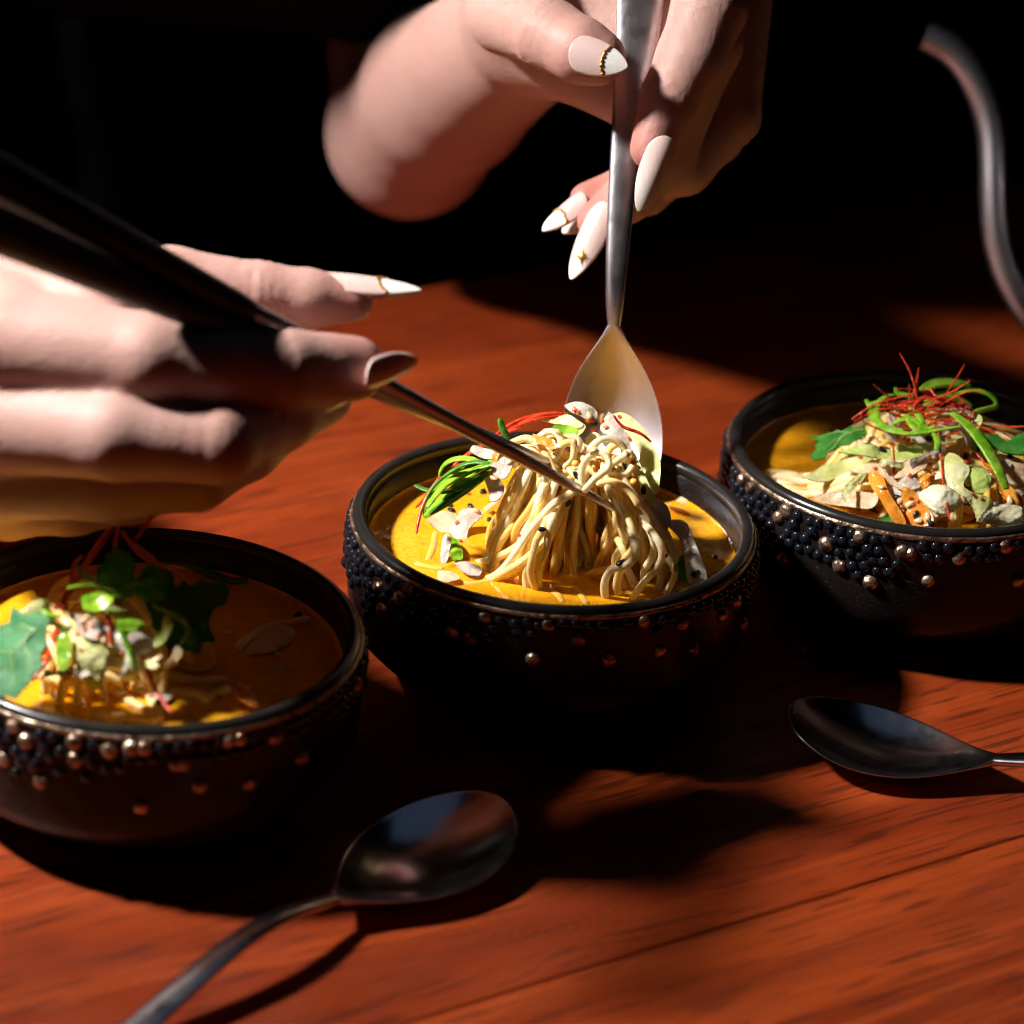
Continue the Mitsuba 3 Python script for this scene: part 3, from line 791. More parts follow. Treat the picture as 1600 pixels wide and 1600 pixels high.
class Caster:
    """Sight lines on to what has been built so far."""
    def __init__(self, *prefixes):
        d = {'type': 'scene'}
        for k, v in scene.items():
            if v.get('type') == 'ply' and any(k == p or k.startswith(p + '__') for p in prefixes):
                d[k] = {a: b for a, b in v.items() if a in ('type', 'filename', 'face_normals', 'to_world')}
        self.sc = mi.load_dict(d)

    def __call__(self, px, py):
        v = ray(px, py)
        si = self.sc.ray_intersect(mi.Ray3f(mi.Point3f(*CAM.tolist()), mi.Vector3f(*v.tolist())))
        if not bool(np.array(si.is_valid()).ravel()[0]):
            return None
        n = np.array(si.n).ravel()
        return np.array(si.p).ravel(), n if n @ v < 0 else -n


def strand_path(pts, d0, d1=None, n=40, bulge=0.0, wob=0.0, tuck=0.0):
    """A noodle's centre line from picture points at depth d0 running to d1 (None: down to the soup)."""
    P2 = spline(pts, n)
    if d1 is None:
        d1 = depth(Z(*P2[-1], SOUP_Z - 0.0012))
    s = np.linspace(0, 1, n)
    d = d0 + (d1 - d0) * s - bulge * np.sin(np.pi * s) + tuck * np.exp(-s * 9)
    ph = RF.uniform(0, 6)
    return np.array([S(a, b, c) for (a, b), c in zip(P2, d)]) + wob * np.stack([np.sin(s * 7 + ph), np.cos(s * 6 + ph), 0 * s], 1)


def noodle(parent, path, r=0.00125, m=None):
    k = len(path)
    rad = r * (1 + 0.05 * np.sin(np.linspace(0, RF.uniform(4, 9), k) + RF.uniform(0, 6)))
    put('strand', tube(path, rad, 12, flat=(1.08, 0.92)), m or RF.choice(['noodle_pale', 'noodle_cream', 'noodle_cream']), parent)


# --- middle bowl: the lifted bundle of noodles
nb = thing('noodles', 'pale wheat noodles lifted out of the middle bowl between chopsticks and spoon', 'noodles')
front = [
    ([(625, 430), (565, 600), (520, 700), (430, 930)], -.030, 'noodle_cream'), ([(665, 430), (612, 570), (560, 700), (445, 950)], -.031, 'noodle_pale'),
    ([(600, 470), (540, 570), (480, 640), (415, 690)], -.026, 'noodle_pale'), ([(725, 470), (685, 600), (640, 700), (590, 800), (555, 850)], -.032, 'noodle_cream'),
    ([(765, 500), (770, 600), (720, 690), (650, 780)], -.031, 'noodle_cream'), ([(905, 565), (800, 640), (720, 720), (660, 790), (600, 880), (545, 960), (480, 1030), (415, 1065)], -.037, 'noodle_pale'),
    ([(780, 790), (640, 850), (560, 900), (450, 950), (360, 975)], -.030, 'noodle_cream'), ([(760, 830), (700, 890), (620, 960), (540, 1010), (425, 1075)], -.033, 'noodle_cream'),
    ([(800, 760), (720, 900), (610, 1000), (510, 1075)], -.026, 'noodle_soaked'), ([(720, 800), (690, 850), (668, 940), (655, 1020), (690, 1130)], -.036, 'noodle_cream'),
    ([(755, 800), (742, 900), (712, 980), (700, 1120)], -.0365, 'noodle_pale'), ([(945, 590), (935, 670), (890, 715), (845, 700)], -.034, 'noodle_soaked'),
    ([(930, 600), (880, 760), (822, 900), (800, 1010)], -.016, 'noodle_soaked'), ([(1090, 590), (1155, 700), (1172, 820), (1152, 920), (1180, 1000), (1232, 1110)], -.0375, 'noodle_pale'),
    ([(1115, 555), (1200, 640), (1232, 760), (1240, 880), (1280, 985), (1300, 1060)], -.034, 'noodle_cream'), ([(1180, 550), (1290, 700), (1322, 820), (1342, 950), (1362, 1060), (1340, 1130)], -.034, 'noodle_pale'),
    ([(1125, 730), (1082, 860), (1030, 960), (1008, 1020)], -.034, 'noodle_cream'), ([(960, 640), (1050, 820), (1105, 900)], -.014, 'noodle_cream'),
    ([(900, 700), (970, 900), (1005, 1010)], -.012, 'noodle_pale'), ([(1160, 870), (1080, 930), (1055, 985)], -.032, 'noodle_cream'),
    ([(1230, 900), (1180, 985), (1100, 1010), (1060, 1080), (1065, 1175)], -.038, 'noodle_pale'), ([(1170, 975), (1050, 1010), (960, 1045)], -.034, 'noodle_cream'),
    ([(1370, 900), (1345, 1000), (1270, 1080), (1200, 1185)], -.0375, 'noodle_pale'), ([(1440, 1010), (1420, 1090), (1385, 1150)], -.033, 'noodle_pale'),
    ([(1330, 760), (1425, 880), (1442, 960), (1395, 1020)], -.030, 'noodle_pale'), ([(1250, 640), (1370, 780), (1430, 900), (1440, 1010)], -.027, 'noodle_cream'),
    ([(870, 560), (800, 680), (760, 800), (755, 930)], -.029, 'noodle_soaked'), ([(1010, 560), (1000, 700), (960, 800), (900, 960)], -.022, 'noodle_soaked'), ([(830, 540), (790, 640), (740, 760)], -.031, 'noodle_cream'),
    ([(1060, 600), (1130, 760), (1140, 900), (1110, 1000)], -.031, 'noodle_cream'), ([(1200, 570), (1260, 680), (1290, 830), (1310, 960), (1290, 1050)], -.030, 'noodle_soaked'),
    ([(690, 560), (650, 640), (610, 720), (560, 830), (490, 900)], -.028, 'noodle_cream'), ([(580, 520), (520, 640), (470, 760), (440, 850)], -.024, 'noodle_soaked'),
    ([(640, 700), (585, 780), (560, 870), (520, 960)], -.030, 'noodle_soaked')]
hero = [f_ for f_ in front if len(f_[0]) >= 4]
for i in range(110):
    a_, b_ = RF.sample(hero, 2)
    pa_, pb_ = spline(a_[0], 6), spline(b_[0], 6)
    if abs(pa_[0, 0] - pb_[0, 0]) + abs(pa_[-1, 0] - pb_[-1, 0]) > 420 or pa_[-1, 1] < pa_[0, 1] + 200 or pb_[-1, 1] < pb_[0, 1] + 200:
        continue
    t_ = RF.uniform(.25, .75)
    front.append(([tuple(q) for q in pa_ * t_ + pb_ * (1 - t_) + np.array([[RF.uniform(-14, 14), RF.uniform(-10, 10)] for _ in range(6)])], a_[1] * t_ + b_[1] * (1 - t_) + RF.uniform(.0015, .006), RF.choice(['noodle_cream', 'noodle_cream', 'noodle_pale', 'noodle_soaked'])))
for pts, d0, m in front:
    if pts[0][1] > 520:      # the start is tucked in under the strands above it
        pts = [(pts[0][0] + (960 - pts[0][0]) * .25, pts[0][1] - 150)] + list(pts)
    noodle(nb, strand_path([zm(*q) for q in pts], d0, None, 50, bulge=0.002, tuck=.013), 0.00113, m)
for pts, d0, d1, m in [
        ([(540, 330), (640, 296), (720, 350), (780, 460)], -.022, -.030, 'noodle_cream'), ([(690, 300), (770, 258), (825, 310), (790, 400)], -.024, -.028, 'noodle_pale'),
        ([(815, 340), (860, 290), (915, 305), (905, 370), (860, 420)], -.024, -.026, 'noodle_pale'), ([(830, 330), (880, 320), (890, 390), (850, 450)], -.028, -.028, 'noodle_cream'),
        ([(985, 350), (1050, 300), (1125, 312), (1165, 350), (1180, 420)], -.027, -.022, 'noodle_pale'),
        ([(945, 580), (935, 500), (955, 420), (1020, 375), (1075, 405), (1080, 455), (1020, 505), (955, 575)], -.036, -.042, 'noodle_pale'),
        ([(1080, 450), (1140, 410), (1195, 370)], -.031, -.026, 'noodle_pale'), ([(1010, 500), (1100, 470), (1170, 490), (1205, 455)], -.030, -.028, 'noodle_pale'),
        ([(640, 300), (700, 330), (760, 420), (800, 520)], -.024, -.032, 'noodle_cream'), ([(740, 260), (800, 330), (850, 430), (900, 500)], -.020, -.030, 'noodle_cream'),
        ([(560, 400), (640, 360), (720, 420), (740, 520)], -.025, -.031, 'noodle_pale'), ([(900, 380), (960, 430), (940, 520), (880, 560)], -.026, -.032, 'noodle_cream'),
        ([(1030, 540), (1100, 530), (1180, 570), (1240, 650)], -.031, -.033, 'noodle_cream'), ([(840, 480), (920, 450), (1000, 480), (1060, 540)], -.027, -.031, 'noodle_cream')]:
    noodle(nb, strand_path([zm(*q) for q in pts], d0, d1, 46), 0.00115, m)
for i in range(120):      # the inside of the bundle
    a = RF.uniform(-1, 1)
    tx, ty = 905 + a * 85, RF.uniform(712, 760)
    bx, by = 895 + a * 125 + RF.uniform(-20, 20), RF.uniform(830, 905)
    d0 = RF.uniform(-.029, .000)
    noodle(nb, strand_path([(tx, ty), (tx + (bx - tx) * .35 + RF.uniform(-12, 12), ty + (by - ty) * .4), (bx - (bx - tx) * .15 + RF.uniform(-8, 8), ty + (by - ty) * .75), (bx, by)], d0, None, 30, wob=.0005), 0.00112, RF.choice(['noodle_cream', 'noodle_soaked', 'noodle_soaked']))
for i in range(7):      # curls along the top
    c = np.array([RF.uniform(820, 985), RF.uniform(705, 745)]); w, h_ = RF.uniform(18, 40), RF.uniform(10, 22)
    a = np.linspace(0, RF.uniform(3, 5.5), 7) + RF.uniform(0, 6)
    noodle(nb, strand_path([(c[0] + w * math.cos(t), c[1] + h_ * math.sin(t)) for t in a], RF.uniform(-.022, -.008), RF.uniform(-.022, -.008), 36), 0.00125, RF.choice(['noodle_pale', 'noodle_cream']))
for pts in [[(100, 960), (125, 900), (140, 820)], [(40, 985), (100, 1000), (170, 1010)], [(740, 1125), (800, 1150), (830, 1190)], [(900, 1120), (940, 1170), (960, 1200)], [(200, 1050), (300, 1090), (420, 1080)]]:
    noodle(nb, np.array([Z(*q, SOUP_Z - 0.0006) for q in spline([zm(*q) for q in pts], 24)]), 0.0012, 'noodle_soaked')


def sheet(name, outline, p0, n, m, label, cat, thick=0.0015, curl=0.0042, curl_f=95, bend=(0, 0), seed=0, parent=None, jag=0.0, group=None, step=4.5, veins=None, conv=None, **kw):
    """A thin piece of leaf or vegetable: a picture outline cast on to the plane p0, n, then curled, with real thickness."""
    n = unit(n)
    o = np.asarray(outline, float)
    o = spline(np.vstack([o, o[:1]]), 30 * len(o) // 3) if jag == 0 else np.vstack([o, o[:1]])
    poly = Polygon(o).buffer(0)
    if poly.geom_type != 'Polygon':
        poly = max(poly.geoms, key=lambda g: g.area)
    poly = poly.segmentize(step)
    b = np.array(poly.exterior.coords)[:-1]
    x0, y0, x1, y1 = poly.bounds
    g = np.stack(np.meshgrid(np.arange(x0, x1, step), np.arange(y0, y1, step)), -1).reshape(-1, 2)
    inner = poly.buffer(-step * 0.6)
    g = g[shapely.contains_xy(inner, g[:, 0], g[:, 1])] if len(g) and not inner.is_empty else g[:0]
    pts = np.vstack([b, g])
    tri = Delaunay(pts).simplices
    cen = pts[tri].mean(1)
    tri = tri[shapely.contains_xy(poly, cen[:, 0], cen[:, 1])]
    a = pts[tri]
    e_, g_ = a[:, 1] - a[:, 0], a[:, 2] - a[:, 0]
    flip = e_[:, 0] * g_[:, 1] - e_[:, 1] * g_[:, 0] > 0
    tri[flip] = tri[flip][:, ::-1]
    dirs = np.array([ray(*q) for q in pts])
    t = ((np.asarray(p0) - CAM) @ n) / (dirs @ n)
    W = CAM + dirs * t[:, None]
    c = W.mean(0)
    e1 = unit(np.cross(n, [0.13, 0.2, 0.97])); e2 = np.cross(n, e1)
    u, v = (W - c) @ e1, (W - c) @ e2
    q = np.stack([u * curl_f, v * curl_f, 0 * u + seed * 3.7], 1)
    hgt = curl * (meshkit.fbm(q, 2, seed) * 2 - 1) + bend[0] * u * u + bend[1] * v * v
    W = W + n * hgt[:, None]
    nb_ = len(b)
    dist = shapely.distance(shapely.points(pts), poly.exterior)
    th = thick * np.clip(0.35 + dist / 6.0, 0.35, 1.0)
    V = np.vstack([W + n * th[:, None] / 2, W - n * th[:, None] / 2])
    k = len(pts)
    i = np.arange(nb_)
    j = (i + 1) % nb_
    side = np.vstack([np.stack([i, j, j + k], 1), np.stack([i, j + k, i + k], 1)])
    F_ = np.vstack([tri, tri[:, ::-1] + k, side])
    if n @ FWD > 0:
        F_ = F_[:, ::-1]
    lab = {} if parent else dict(label=label, cat=cat, group=group)
    k_ = put(name, (V, F_), m, parent, smooth=True, **lab, **kw)
    if veins:      # ribs on the leaf, following its surface
        from scipy.spatial import cKDTree
        tr = cKDTree(pts)
        top = W + n * (th[:, None] / 2) * np.sign(-(n @ FWD))
        for vn in veins:
            q2 = spline([conv(*q) for q in vn], 14)
            _, ix = tr.query(q2, k=3)
            P3 = top[ix].mean(1)
            P3 = spline(P3[::3], 16) if len(P3) > 6 else P3
            put('vein', tube(P3, np.linspace(.00042, .00012, len(P3)), 6), 'leaf_vein', k_)
    return k_


def lying(fn, outline, lift=0.0):
    c = np.mean(np.asarray(outline, float), axis=0)
    p, n = fn(*c)
    return p + n * lift, n


def dome(side, c, r, rz):
    C = np.asarray(c, float); sc_ = np.array([r, r, rz])

    def fn(px, py):
        v = ray(px, py) / sc_; o = (CAM - C) / sc_
        A, B, Cc = v @ v, 2 * (v @ o), o @ o - 1
        disc = B * B - 4 * A * Cc
        if disc >= 0:
            q = o + v * ((-B - math.sqrt(disc)) / (2 * A))
            if q[2] > 0:
                return q * sc_ + C, unit(q / sc_)
        return Z(px, py, SOUP_Z + .0005), np.array([0, 0, 1.0])
    return fn


TOCAM = -FWD
# --- middle bowl: toppings
def mid(d):
    return lambda px, py: (S(px, py, d), unit(TOCAM * 0.8 - RTV * 0.25 + UPV * 0.45))


def piece(fn, conv, name, pts, m, label, cat, lift=0.0, n=None, **kw):
    o = [conv(*q) for q in pts]
    if 'bend' not in kw and m.split('_')[0] in ('onion', 'cabbage'):
        kw['bend'] = (RF.uniform(-24, 24), RF.uniform(-24, 24))
    p, nn = lying(fn, o, lift)
    return sheet(name, o, p, nn if n is None else n, m, label, cat, seed=RF.randrange(99), conv=conv, **kw)


piece(mid(.010), zm, 'onion_slice', [(838, 112), (900, 110), (975, 128), (1022, 160), (1000, 205), (940, 190), (880, 160)], 'onion', 'white onion slice at the very top of the noodles against the spoon', 'onion')
piece(mid(.004), zm, 'cabbage_piece', [(700, 190), (780, 170), (850, 155), (915, 190), (958, 240), (900, 275), (850, 225), (790, 200)], 'cabbage', 'yellow green cabbage strip at the top left of the spoon bowl', 'cabbage')
piece(mid(.002), zm, 'cabbage_piece', [(1095, 190), (1130, 165), (1190, 175), (1265, 235), (1330, 340), (1366, 440), (1352, 560), (1300, 600), (1240, 600), (1205, 540), (1192, 470), (1240, 390), (1200, 290)], 'cabbage', 'large yellow green cabbage wedge leaning in the right side of the spoon', 'cabbage', bend=(6, -9), thick=.0014)
piece(mid(-.004), zm, 'onion_slice', [(1085, 160), (1150, 205), (1175, 270), (1195, 345), (1110, 310), (1040, 255), (1060, 200)], 'onion', 'pinkish translucent onion slice in the middle of the spoon top', 'onion', bend=(-8, 5))
piece(mid(.000), zm, 'cabbage_piece', [(945, 270), (1010, 250), (1060, 330), (1130, 330), (1150, 390), (1090, 430), (1000, 400), (950, 340)], 'cabbage_white', 'pale cabbage piece behind the white noodle loop', 'cabbage')
piece(mid(-.010), zm, 'cabbage_strip', [(1190, 350), (1225, 380), (1290, 520), (1360, 690), (1335, 690), (1280, 590), (1230, 490)], 'cabbage', 'narrow pale cabbage strip hanging down beside the spoon edge', 'cabbage')
piece(mid(-.012), zm, 'onion_slice', [(1255, 640), (1310, 615), (1385, 645), (1416, 725), (1385, 792), (1320, 790), (1280, 720)], 'onion', 'grey white onion lump right of the lifted noodles', 'onion', thick=.002, bend=(-14, -14))
piece(mid(-.016), zm, 'onion_ribbon', [(1375, 745), (1440, 735), (1510, 770), (1560, 880), (1605, 1065), (1520, 1085), (1500, 970), (1470, 850), (1420, 790)], 'onion', 'broad white onion ribbon hanging into the soup at the right', 'onion', thick=.0013, bend=(4, -6))
piece(mid(-.020), zm, 'onion_strip', [(328, 370), (345, 338), (430, 350), (500, 362), (490, 400), (400, 402)], 'onion', 'white onion strip sticking out left under the chopstick', 'onion', thick=.0016)
piece(mid(-.024), zm, 'onion_bit', [(448, 440), (500, 395), (580, 390), (570, 440), (520, 520), (455, 490)], 'onion', 'small white onion bit between scallion curls and noodles', 'onion')
piece(mid(-.020), zm, 'onion_bit', [(405, 520), (450, 500), (505, 540), (480, 610), (435, 625), (420, 570)], 'onion', 'pinkish onion bit left of the noodles above the soup', 'onion')
piece(mid(-.022), zm, 'carrot_bit', [(460, 400), (525, 372), (500, 400), (480, 440), (462, 442)], 'carrot', 'upper orange carrot bit beside the scallion curls', 'carrot')
piece(mid(-.0215), zm, 'carrot_bit', [(440, 500), (515, 480), (530, 510), (480, 545), (455, 540)], 'carrot', 'lower orange carrot bit beside the scallion curls', 'carrot')
piece(mid(-.030), zm, 'carrot_bit', [(668, 265), (730, 285), (790, 312), (760, 340), (700, 325), (665, 330)], 'carrot', 'thin orange carrot flake on top of the noodle bundle', 'carrot', thick=.0006)
piece(mid(-.010), zm, 'scallion_ring', [(770, 225), (800, 205), (870, 210), (910, 240), (890, 270), (830, 268), (785, 250)], 'scallion', 'bright green scallion piece on top of the noodle bundle', 'scallion', thick=.0014)
sp = lambda z=0.0006: (lambda px, py: (Z(px, py, SOUP_Z + z), np.array([0, 0, 1.0])))
piece(sp(), zm, 'onion_slice', [(90, 745), (150, 705), (235, 700), (262, 745), (235, 800), (170, 795)], 'onion_beige', 'beige onion slice floating left in the middle bowl', 'onion', thick=.0008)
piece(sp(.0030), zm, 'onion_slice', [(225, 760), (275, 690), (350, 670), (395, 690), (350, 745), (310, 800), (300, 880), (255, 880), (225, 820)], 'onion', 'white curved onion slice by the scallion curls in the soup', 'onion', n=[-.25, -.5, .8], thick=.0014, bend=(-10, 8))
piece(sp(.002), zm, 'scallion_ring', [(200, 830), (240, 840), (290, 940), (265, 962), (232, 955), (215, 900)], 'scallion', 'short green scallion piece floating at the left in the soup', 'scallion', thick=.0012)
piece(sp(.0025), zm, 'scallion_ring', [(165, 975), (172, 900), (195, 825), (228, 835), (222, 900), (200, 975)], 'onion', 'white scallion stalk piece floating at the left in the soup', 'scallion', n=[-.2, -.6, .7], thick=.0012)
piece(sp(.001), zm, 'onion_bit', [(240, 970), (310, 965), (390, 1010), (375, 1045), (300, 1035)], 'onion', 'white onion bit floating near the front rim', 'onion', thick=.0012)
piece(sp(.0006), zm, 'onion_bit', [(155, 1020), (230, 1040), (270, 1075), (200, 1085), (150, 1060)], 'onion_beige', 'sunken beige onion bit near the left front rim', 'onion', thick=.0008)
piece(sp(.0008), zm, 'onion_slice', [(1380, 640), (1480, 600), (1560, 640), (1540, 690), (1440, 700)], 'onion_beige', 'brown soaked onion slice behind the noodles at the right', 'onion', thick=.001)
piece(mid(-.008), zm, 'cilantro_leaf', [(1440, 1090), (1452, 1000), (1490, 930), (1530, 960), (1540, 1060), (1500, 1110)], 'cilantro', 'dark green leaf half sunk behind the onion ribbon', 'herb leaf')


def shreds(name, label, cat, part, conv, polys, m, r, flat=(1, 1), fn=None, taper=True, d0=None, rise=0.0, sides=8):
    k = thing(name, label, cat)
    for pl in polys:
        pts, opt = (pl, {}) if not isinstance(pl, tuple) or not isinstance(pl[-1], dict) else pl
        P2 = spline([conv(*q) for q in pts], 34)
        dd = opt.get('d', d0)
        if dd is None:
            W = np.array([fn(*q)[0] + fn(*q)[1] * (rise + opt.get('rise', 0)) for q in P2])
            W = spline(W[::5], 40) if len(W) > 10 else W
        else:
            a, b = dd if isinstance(dd, tuple) else (dd, dd)
            W = np.array([S(*q, a + (b - a) * t) for q, t in zip(P2, np.linspace(0, 1, len(P2)))])
        s = np.linspace(0, 1, len(W))
        rr = r * opt.get('r', 1) * (np.clip(np.sin(np.pi * (0.06 + 0.88 * s)), 0, 1) ** 0.35 if taper else np.ones_like(s))
        put(part, tube(W, rr, sides, flat=flat), opt.get('m', m), k)
    return k


G = [[(30, 550), (110, 580), (200, 580), (300, 570), (440, 480)], [(462, 408), (320, 500), (200, 600), (85, 715)], [(452, 470), (300, 585), (170, 670), (80, 722)], [(85, 640), (130, 560), (250, 460), (350, 425), (430, 430)],
     [(168, 560), (165, 480), (215, 420), (330, 408), (440, 445)], [(75, 710), (120, 610), (210, 540), (350, 465), (455, 430)], [(440, 500), (330, 545), (200, 640), (110, 700)], [(420, 450), (300, 480), (180, 560), (95, 670)],
     [(300, 440), (220, 500), (140, 590), (100, 690)], [(460, 450), (380, 500), (260, 570), (150, 590)]]
shreds('scallion_curls', 'bright green shredded scallion curls leaning on the left of the lifted noodles', 'scallion', 'shred', zm, [(g, {'d': (-.010 - .002 * (i % 4), -.020 - .0022 * (i % 4)), 'm': 'scallion' if i % 3 else 'scallion_dark'}) for i, g in enumerate(G)], 'scallion', 0.00115, (1.25, 0.45))
shreds('scallion_shred', 'single thin dark green scallion shred poking up behind the chopstick', 'scallion', 'shred', zm, [([(490, 190), (505, 240), (540, 305)], {'d': -.006})], 'scallion_dark', 0.0011, (1.2, 0.5))
RT_ = [([(455, 285), (560, 212), (700, 166), (835, 158)], {'d': (.004, .010)}), ([(470, 300), (600, 222), (740, 182), (850, 172)], {'d': (.003, .009)}), ([(300, 402), (400, 332), (520, 268), (600, 240)], {'d': (-.004, .004)}),
       ([(38, 810), (60, 700), (120, 570), (220, 460), (300, 430)], {'d': (-.018, -.010)}), ([(1110, 172), (1160, 232), (1240, 262), (1310, 312)], {'d': (-.012, -.010)}), ([(520, 250), (640, 190), (800, 150)], {'d': (.005, .01)}),
       ([(35, 670), (90, 610), (200, 480)], {'d': (-.014, -.010)}), ([(1180, 560), (1188, 520), (1190, 500)], {'d': -.020}), ([(240, 440), (360, 350), (480, 300)], {'d': (-.004, 0)}), ([(600, 215), (720, 168), (860, 165)], {'d': (.006, .011), 'r': 1.7})]
shreds('chili_threads', 'dark red chili threads arching behind the lifted noodles', 'chili threads', 'thread', zm, RT_, 'chili', 0.00052, (1.2, 0.8))

# --- right bowl
CR = Z(1478, 764, SOUP_Z - .002)
dr_ = dome('right', CR, 0.047, 0.027)
nr_ = thing('noodles', 'pale noodles showing from under the toppings of the right bowl', 'noodles')
for pts in [[(235, 672), (330, 676), (420, 700), (540, 735)], [(250, 700), (330, 700), (440, 715), (560, 700)], [(300, 722), (450, 738), (560, 720), (650, 680)], [(330, 745), (460, 760), (600, 720), (700, 700)], [(370, 768), (500, 775), (600, 745), (690, 720)], [(420, 800), (560, 790), (700, 745)], [(300, 690), (420, 690), (560, 680)]]:
    W = np.array([dr_(*zr(*q))[0] for q in spline(pts, 26)])
    noodle(nr_, spline(W[::4], 40), 0.00125, RF.choice(['noodle_cream', 'noodle_pale']))
for i in range(60):
    a0_, ph = RF.uniform(0, 6.28), RF.uniform(-.9, .9)
    t = np.linspace(-1.0, 1.0, 12)
    rr_ = RF.uniform(.55, .9)
    x, y = t * math.sqrt(max(1 - ph * ph, .1)), np.full(12, ph) + .12 * np.sin(t * 4 + a0_)
    z = np.sqrt(np.clip(1 - x * x - y * y, 0, 1))
    c_, s_ = math.cos(a0_), math.sin(a0_)
    W = CR + np.stack([(c_ * x - s_ * y) * .047 * rr_, (s_ * x + c_ * y) * .047 * rr_, z * .027 * rr_ * .95 - .001], 1)
    noodle(nr_, spline(W, 36), 0.00125, RF.choice(['noodle_cream', 'noodle_soaked']))
TOP = unit(TOCAM * .5 + np.array([0, 0, .8]))


def ragged(r_, x, y, w):
    """A torn strip as an outline: long, narrow, bent, with uneven ends."""
    a, bend_ = r_.uniform(-.9, .9), r_.uniform(-.35, .35)
    t = np.linspace(-1, 1, 6)
    up, lo = [r_.uniform(.14, .42) for _ in t], [r_.uniform(.14, .42) for _ in t]
    top = [(tt * 1.45, bend_ * tt * tt + u_) for tt, u_ in zip(t, up)]
    bot = [(tt * 1.45 + r_.uniform(-.1, .1), bend_ * tt * tt - l_) for tt, l_ in zip(t, lo)][::-1]
    c_, s_ = math.cos(a), math.sin(a)
    return [(x + w * (c_ * p - s_ * q), y + w * (s_ * p + c_ * q)) for p, q in top + bot]


pr_ = lambda *a, **k: piece(dr_, zr, *a, **k)
pr_('cabbage_piece', [(580, 578), (700, 545), (850, 556), (995, 568), (960, 600), (850, 612), (720, 602)], 'cabbage_green', 'long light green cabbage slice under the left cilantro leaf', 'cabbage', lift=.003, n=TOP, thick=.0014)
pr_('cabbage_piece', [(408, 692), (520, 632), (650, 600), (742, 606), (705, 650), (600, 682), (480, 702)], 'cabbage', 'yellow green cabbage slice at the left over the noodles', 'cabbage', lift=.002, n=TOP, thick=.0014)
pr_('cabbage_piece', [(640, 655), (700, 640), (760, 606), (900, 600), (1005, 580), (990, 645), (900, 695), (800, 692)], 'onion_beige', 'beige translucent cabbage leaf in the middle of the right bowl', 'cabbage', lift=.002)
pr_('onion_slice', [(485, 802), (560, 772), (720, 768), (795, 800), (770, 842), (640, 836), (520, 822)], 'onion_beige', 'pinkish onion slice at the front left rim of the right bowl', 'onion', lift=.002, thick=.0012)
pr_('carrot_strip', [(722, 690), (745, 664), (780, 670), (815, 725), (850, 800), (905, 912), (862, 915), (800, 822), (742, 740)], 'carrot', 'long orange carrot strip at the front of the right bowl', 'carrot', lift=.004, thick=.002)
pr_('onion_slice', [(795, 722), (850, 725), (900, 698), (955, 700), (975, 735), (920, 770), (900, 860), (850, 820)], 'onion', 'pinkish white onion slice beside the carrot strip', 'onion', lift=.003)
pr_('carrot_slice', [(900, 745), (945, 760), (1005, 830), (1042, 912), (900, 915), (868, 850)], 'carrot', 'flat orange carrot slice with sesame seeds at the front rim', 'carrot', lift=.0035)
pr_('carrot_bit', [(968, 705), (1010, 680), (1048, 685), (1035, 712), (1000, 742)], 'carrot', 'small orange carrot cube in the middle of the right bowl', 'carrot', lift=.005, thick=.0035)
pr_('cabbage_piece', [(960, 775), (1022, 745), (1122, 750), (1190, 800), (1160, 850), (1090, 885), (1020, 850)], 'cabbage_white', 'thick white cabbage chunk at the front of the right bowl', 'cabbage', lift=.003, thick=.004)
pr_('cabbage_piece', [(1070, 605), (1122, 568), (1192, 622), (1212, 672), (1182, 742), (1232, 772), (1322, 792), (1332, 832), (1262, 892), (1238, 850), (1190, 800), (1112, 742)], 'cabbage', 'pale green cabbage wedge with a torn white edge below the chili threads', 'cabbage', lift=.0045, thick=.0016)
pr_('cabbage_piece', [(1050, 385), (1130, 353), (1212, 370), (1272, 412), (1262, 452), (1180, 502), (1080, 512)], 'cabbage', 'pale cabbage piece on the right behind the chili threads', 'cabbage', lift=.006, n=unit(TOCAM + [0, 0, .5]))
pr_('onion_slice', [(808, 472), (832, 398), (882, 440), (905, 522), (820, 512)], 'onion', 'white onion slice standing up left under the chili threads', 'onion', lift=.004, n=TOCAM)
pr_('onion_slice', [(920, 480), (1000, 450), (1080, 470), (1060, 530), (960, 540)], 'onion', 'white onion slice right under the chili nest', 'onion', lift=.004, n=TOCAM)
pr_('cabbage_piece', [(1238, 912), (1300, 850), (1440, 824), (1472, 872), (1462, 915)], 'cabbage_white', 'white cabbage stem block at the front right rim', 'cabbage', lift=.004, thick=.003)
pr_('onion_slice', [(1350, 585), (1500, 620), (1520, 730), (1400, 712), (1340, 650)], 'onion_beige', 'soaked grey onion slice at the right edge of the picture', 'onion', lift=.002)
pr_('carrot_strip', [(1285, 600), (1330, 640), (1400, 740), (1470, 840), (1425, 850), (1340, 730)], 'carrot', 'shaded orange carrot strip behind the long scallion leaf', 'carrot', lift=.002, thick=.002)
pr_('cabbage_piece', [(1200, 640), (1290, 660), (1310, 740), (1260, 770), (1210, 720)], 'cabbage_green', 'green cabbage piece shaded between wedge and scallion leaf', 'cabbage', lift=.003)
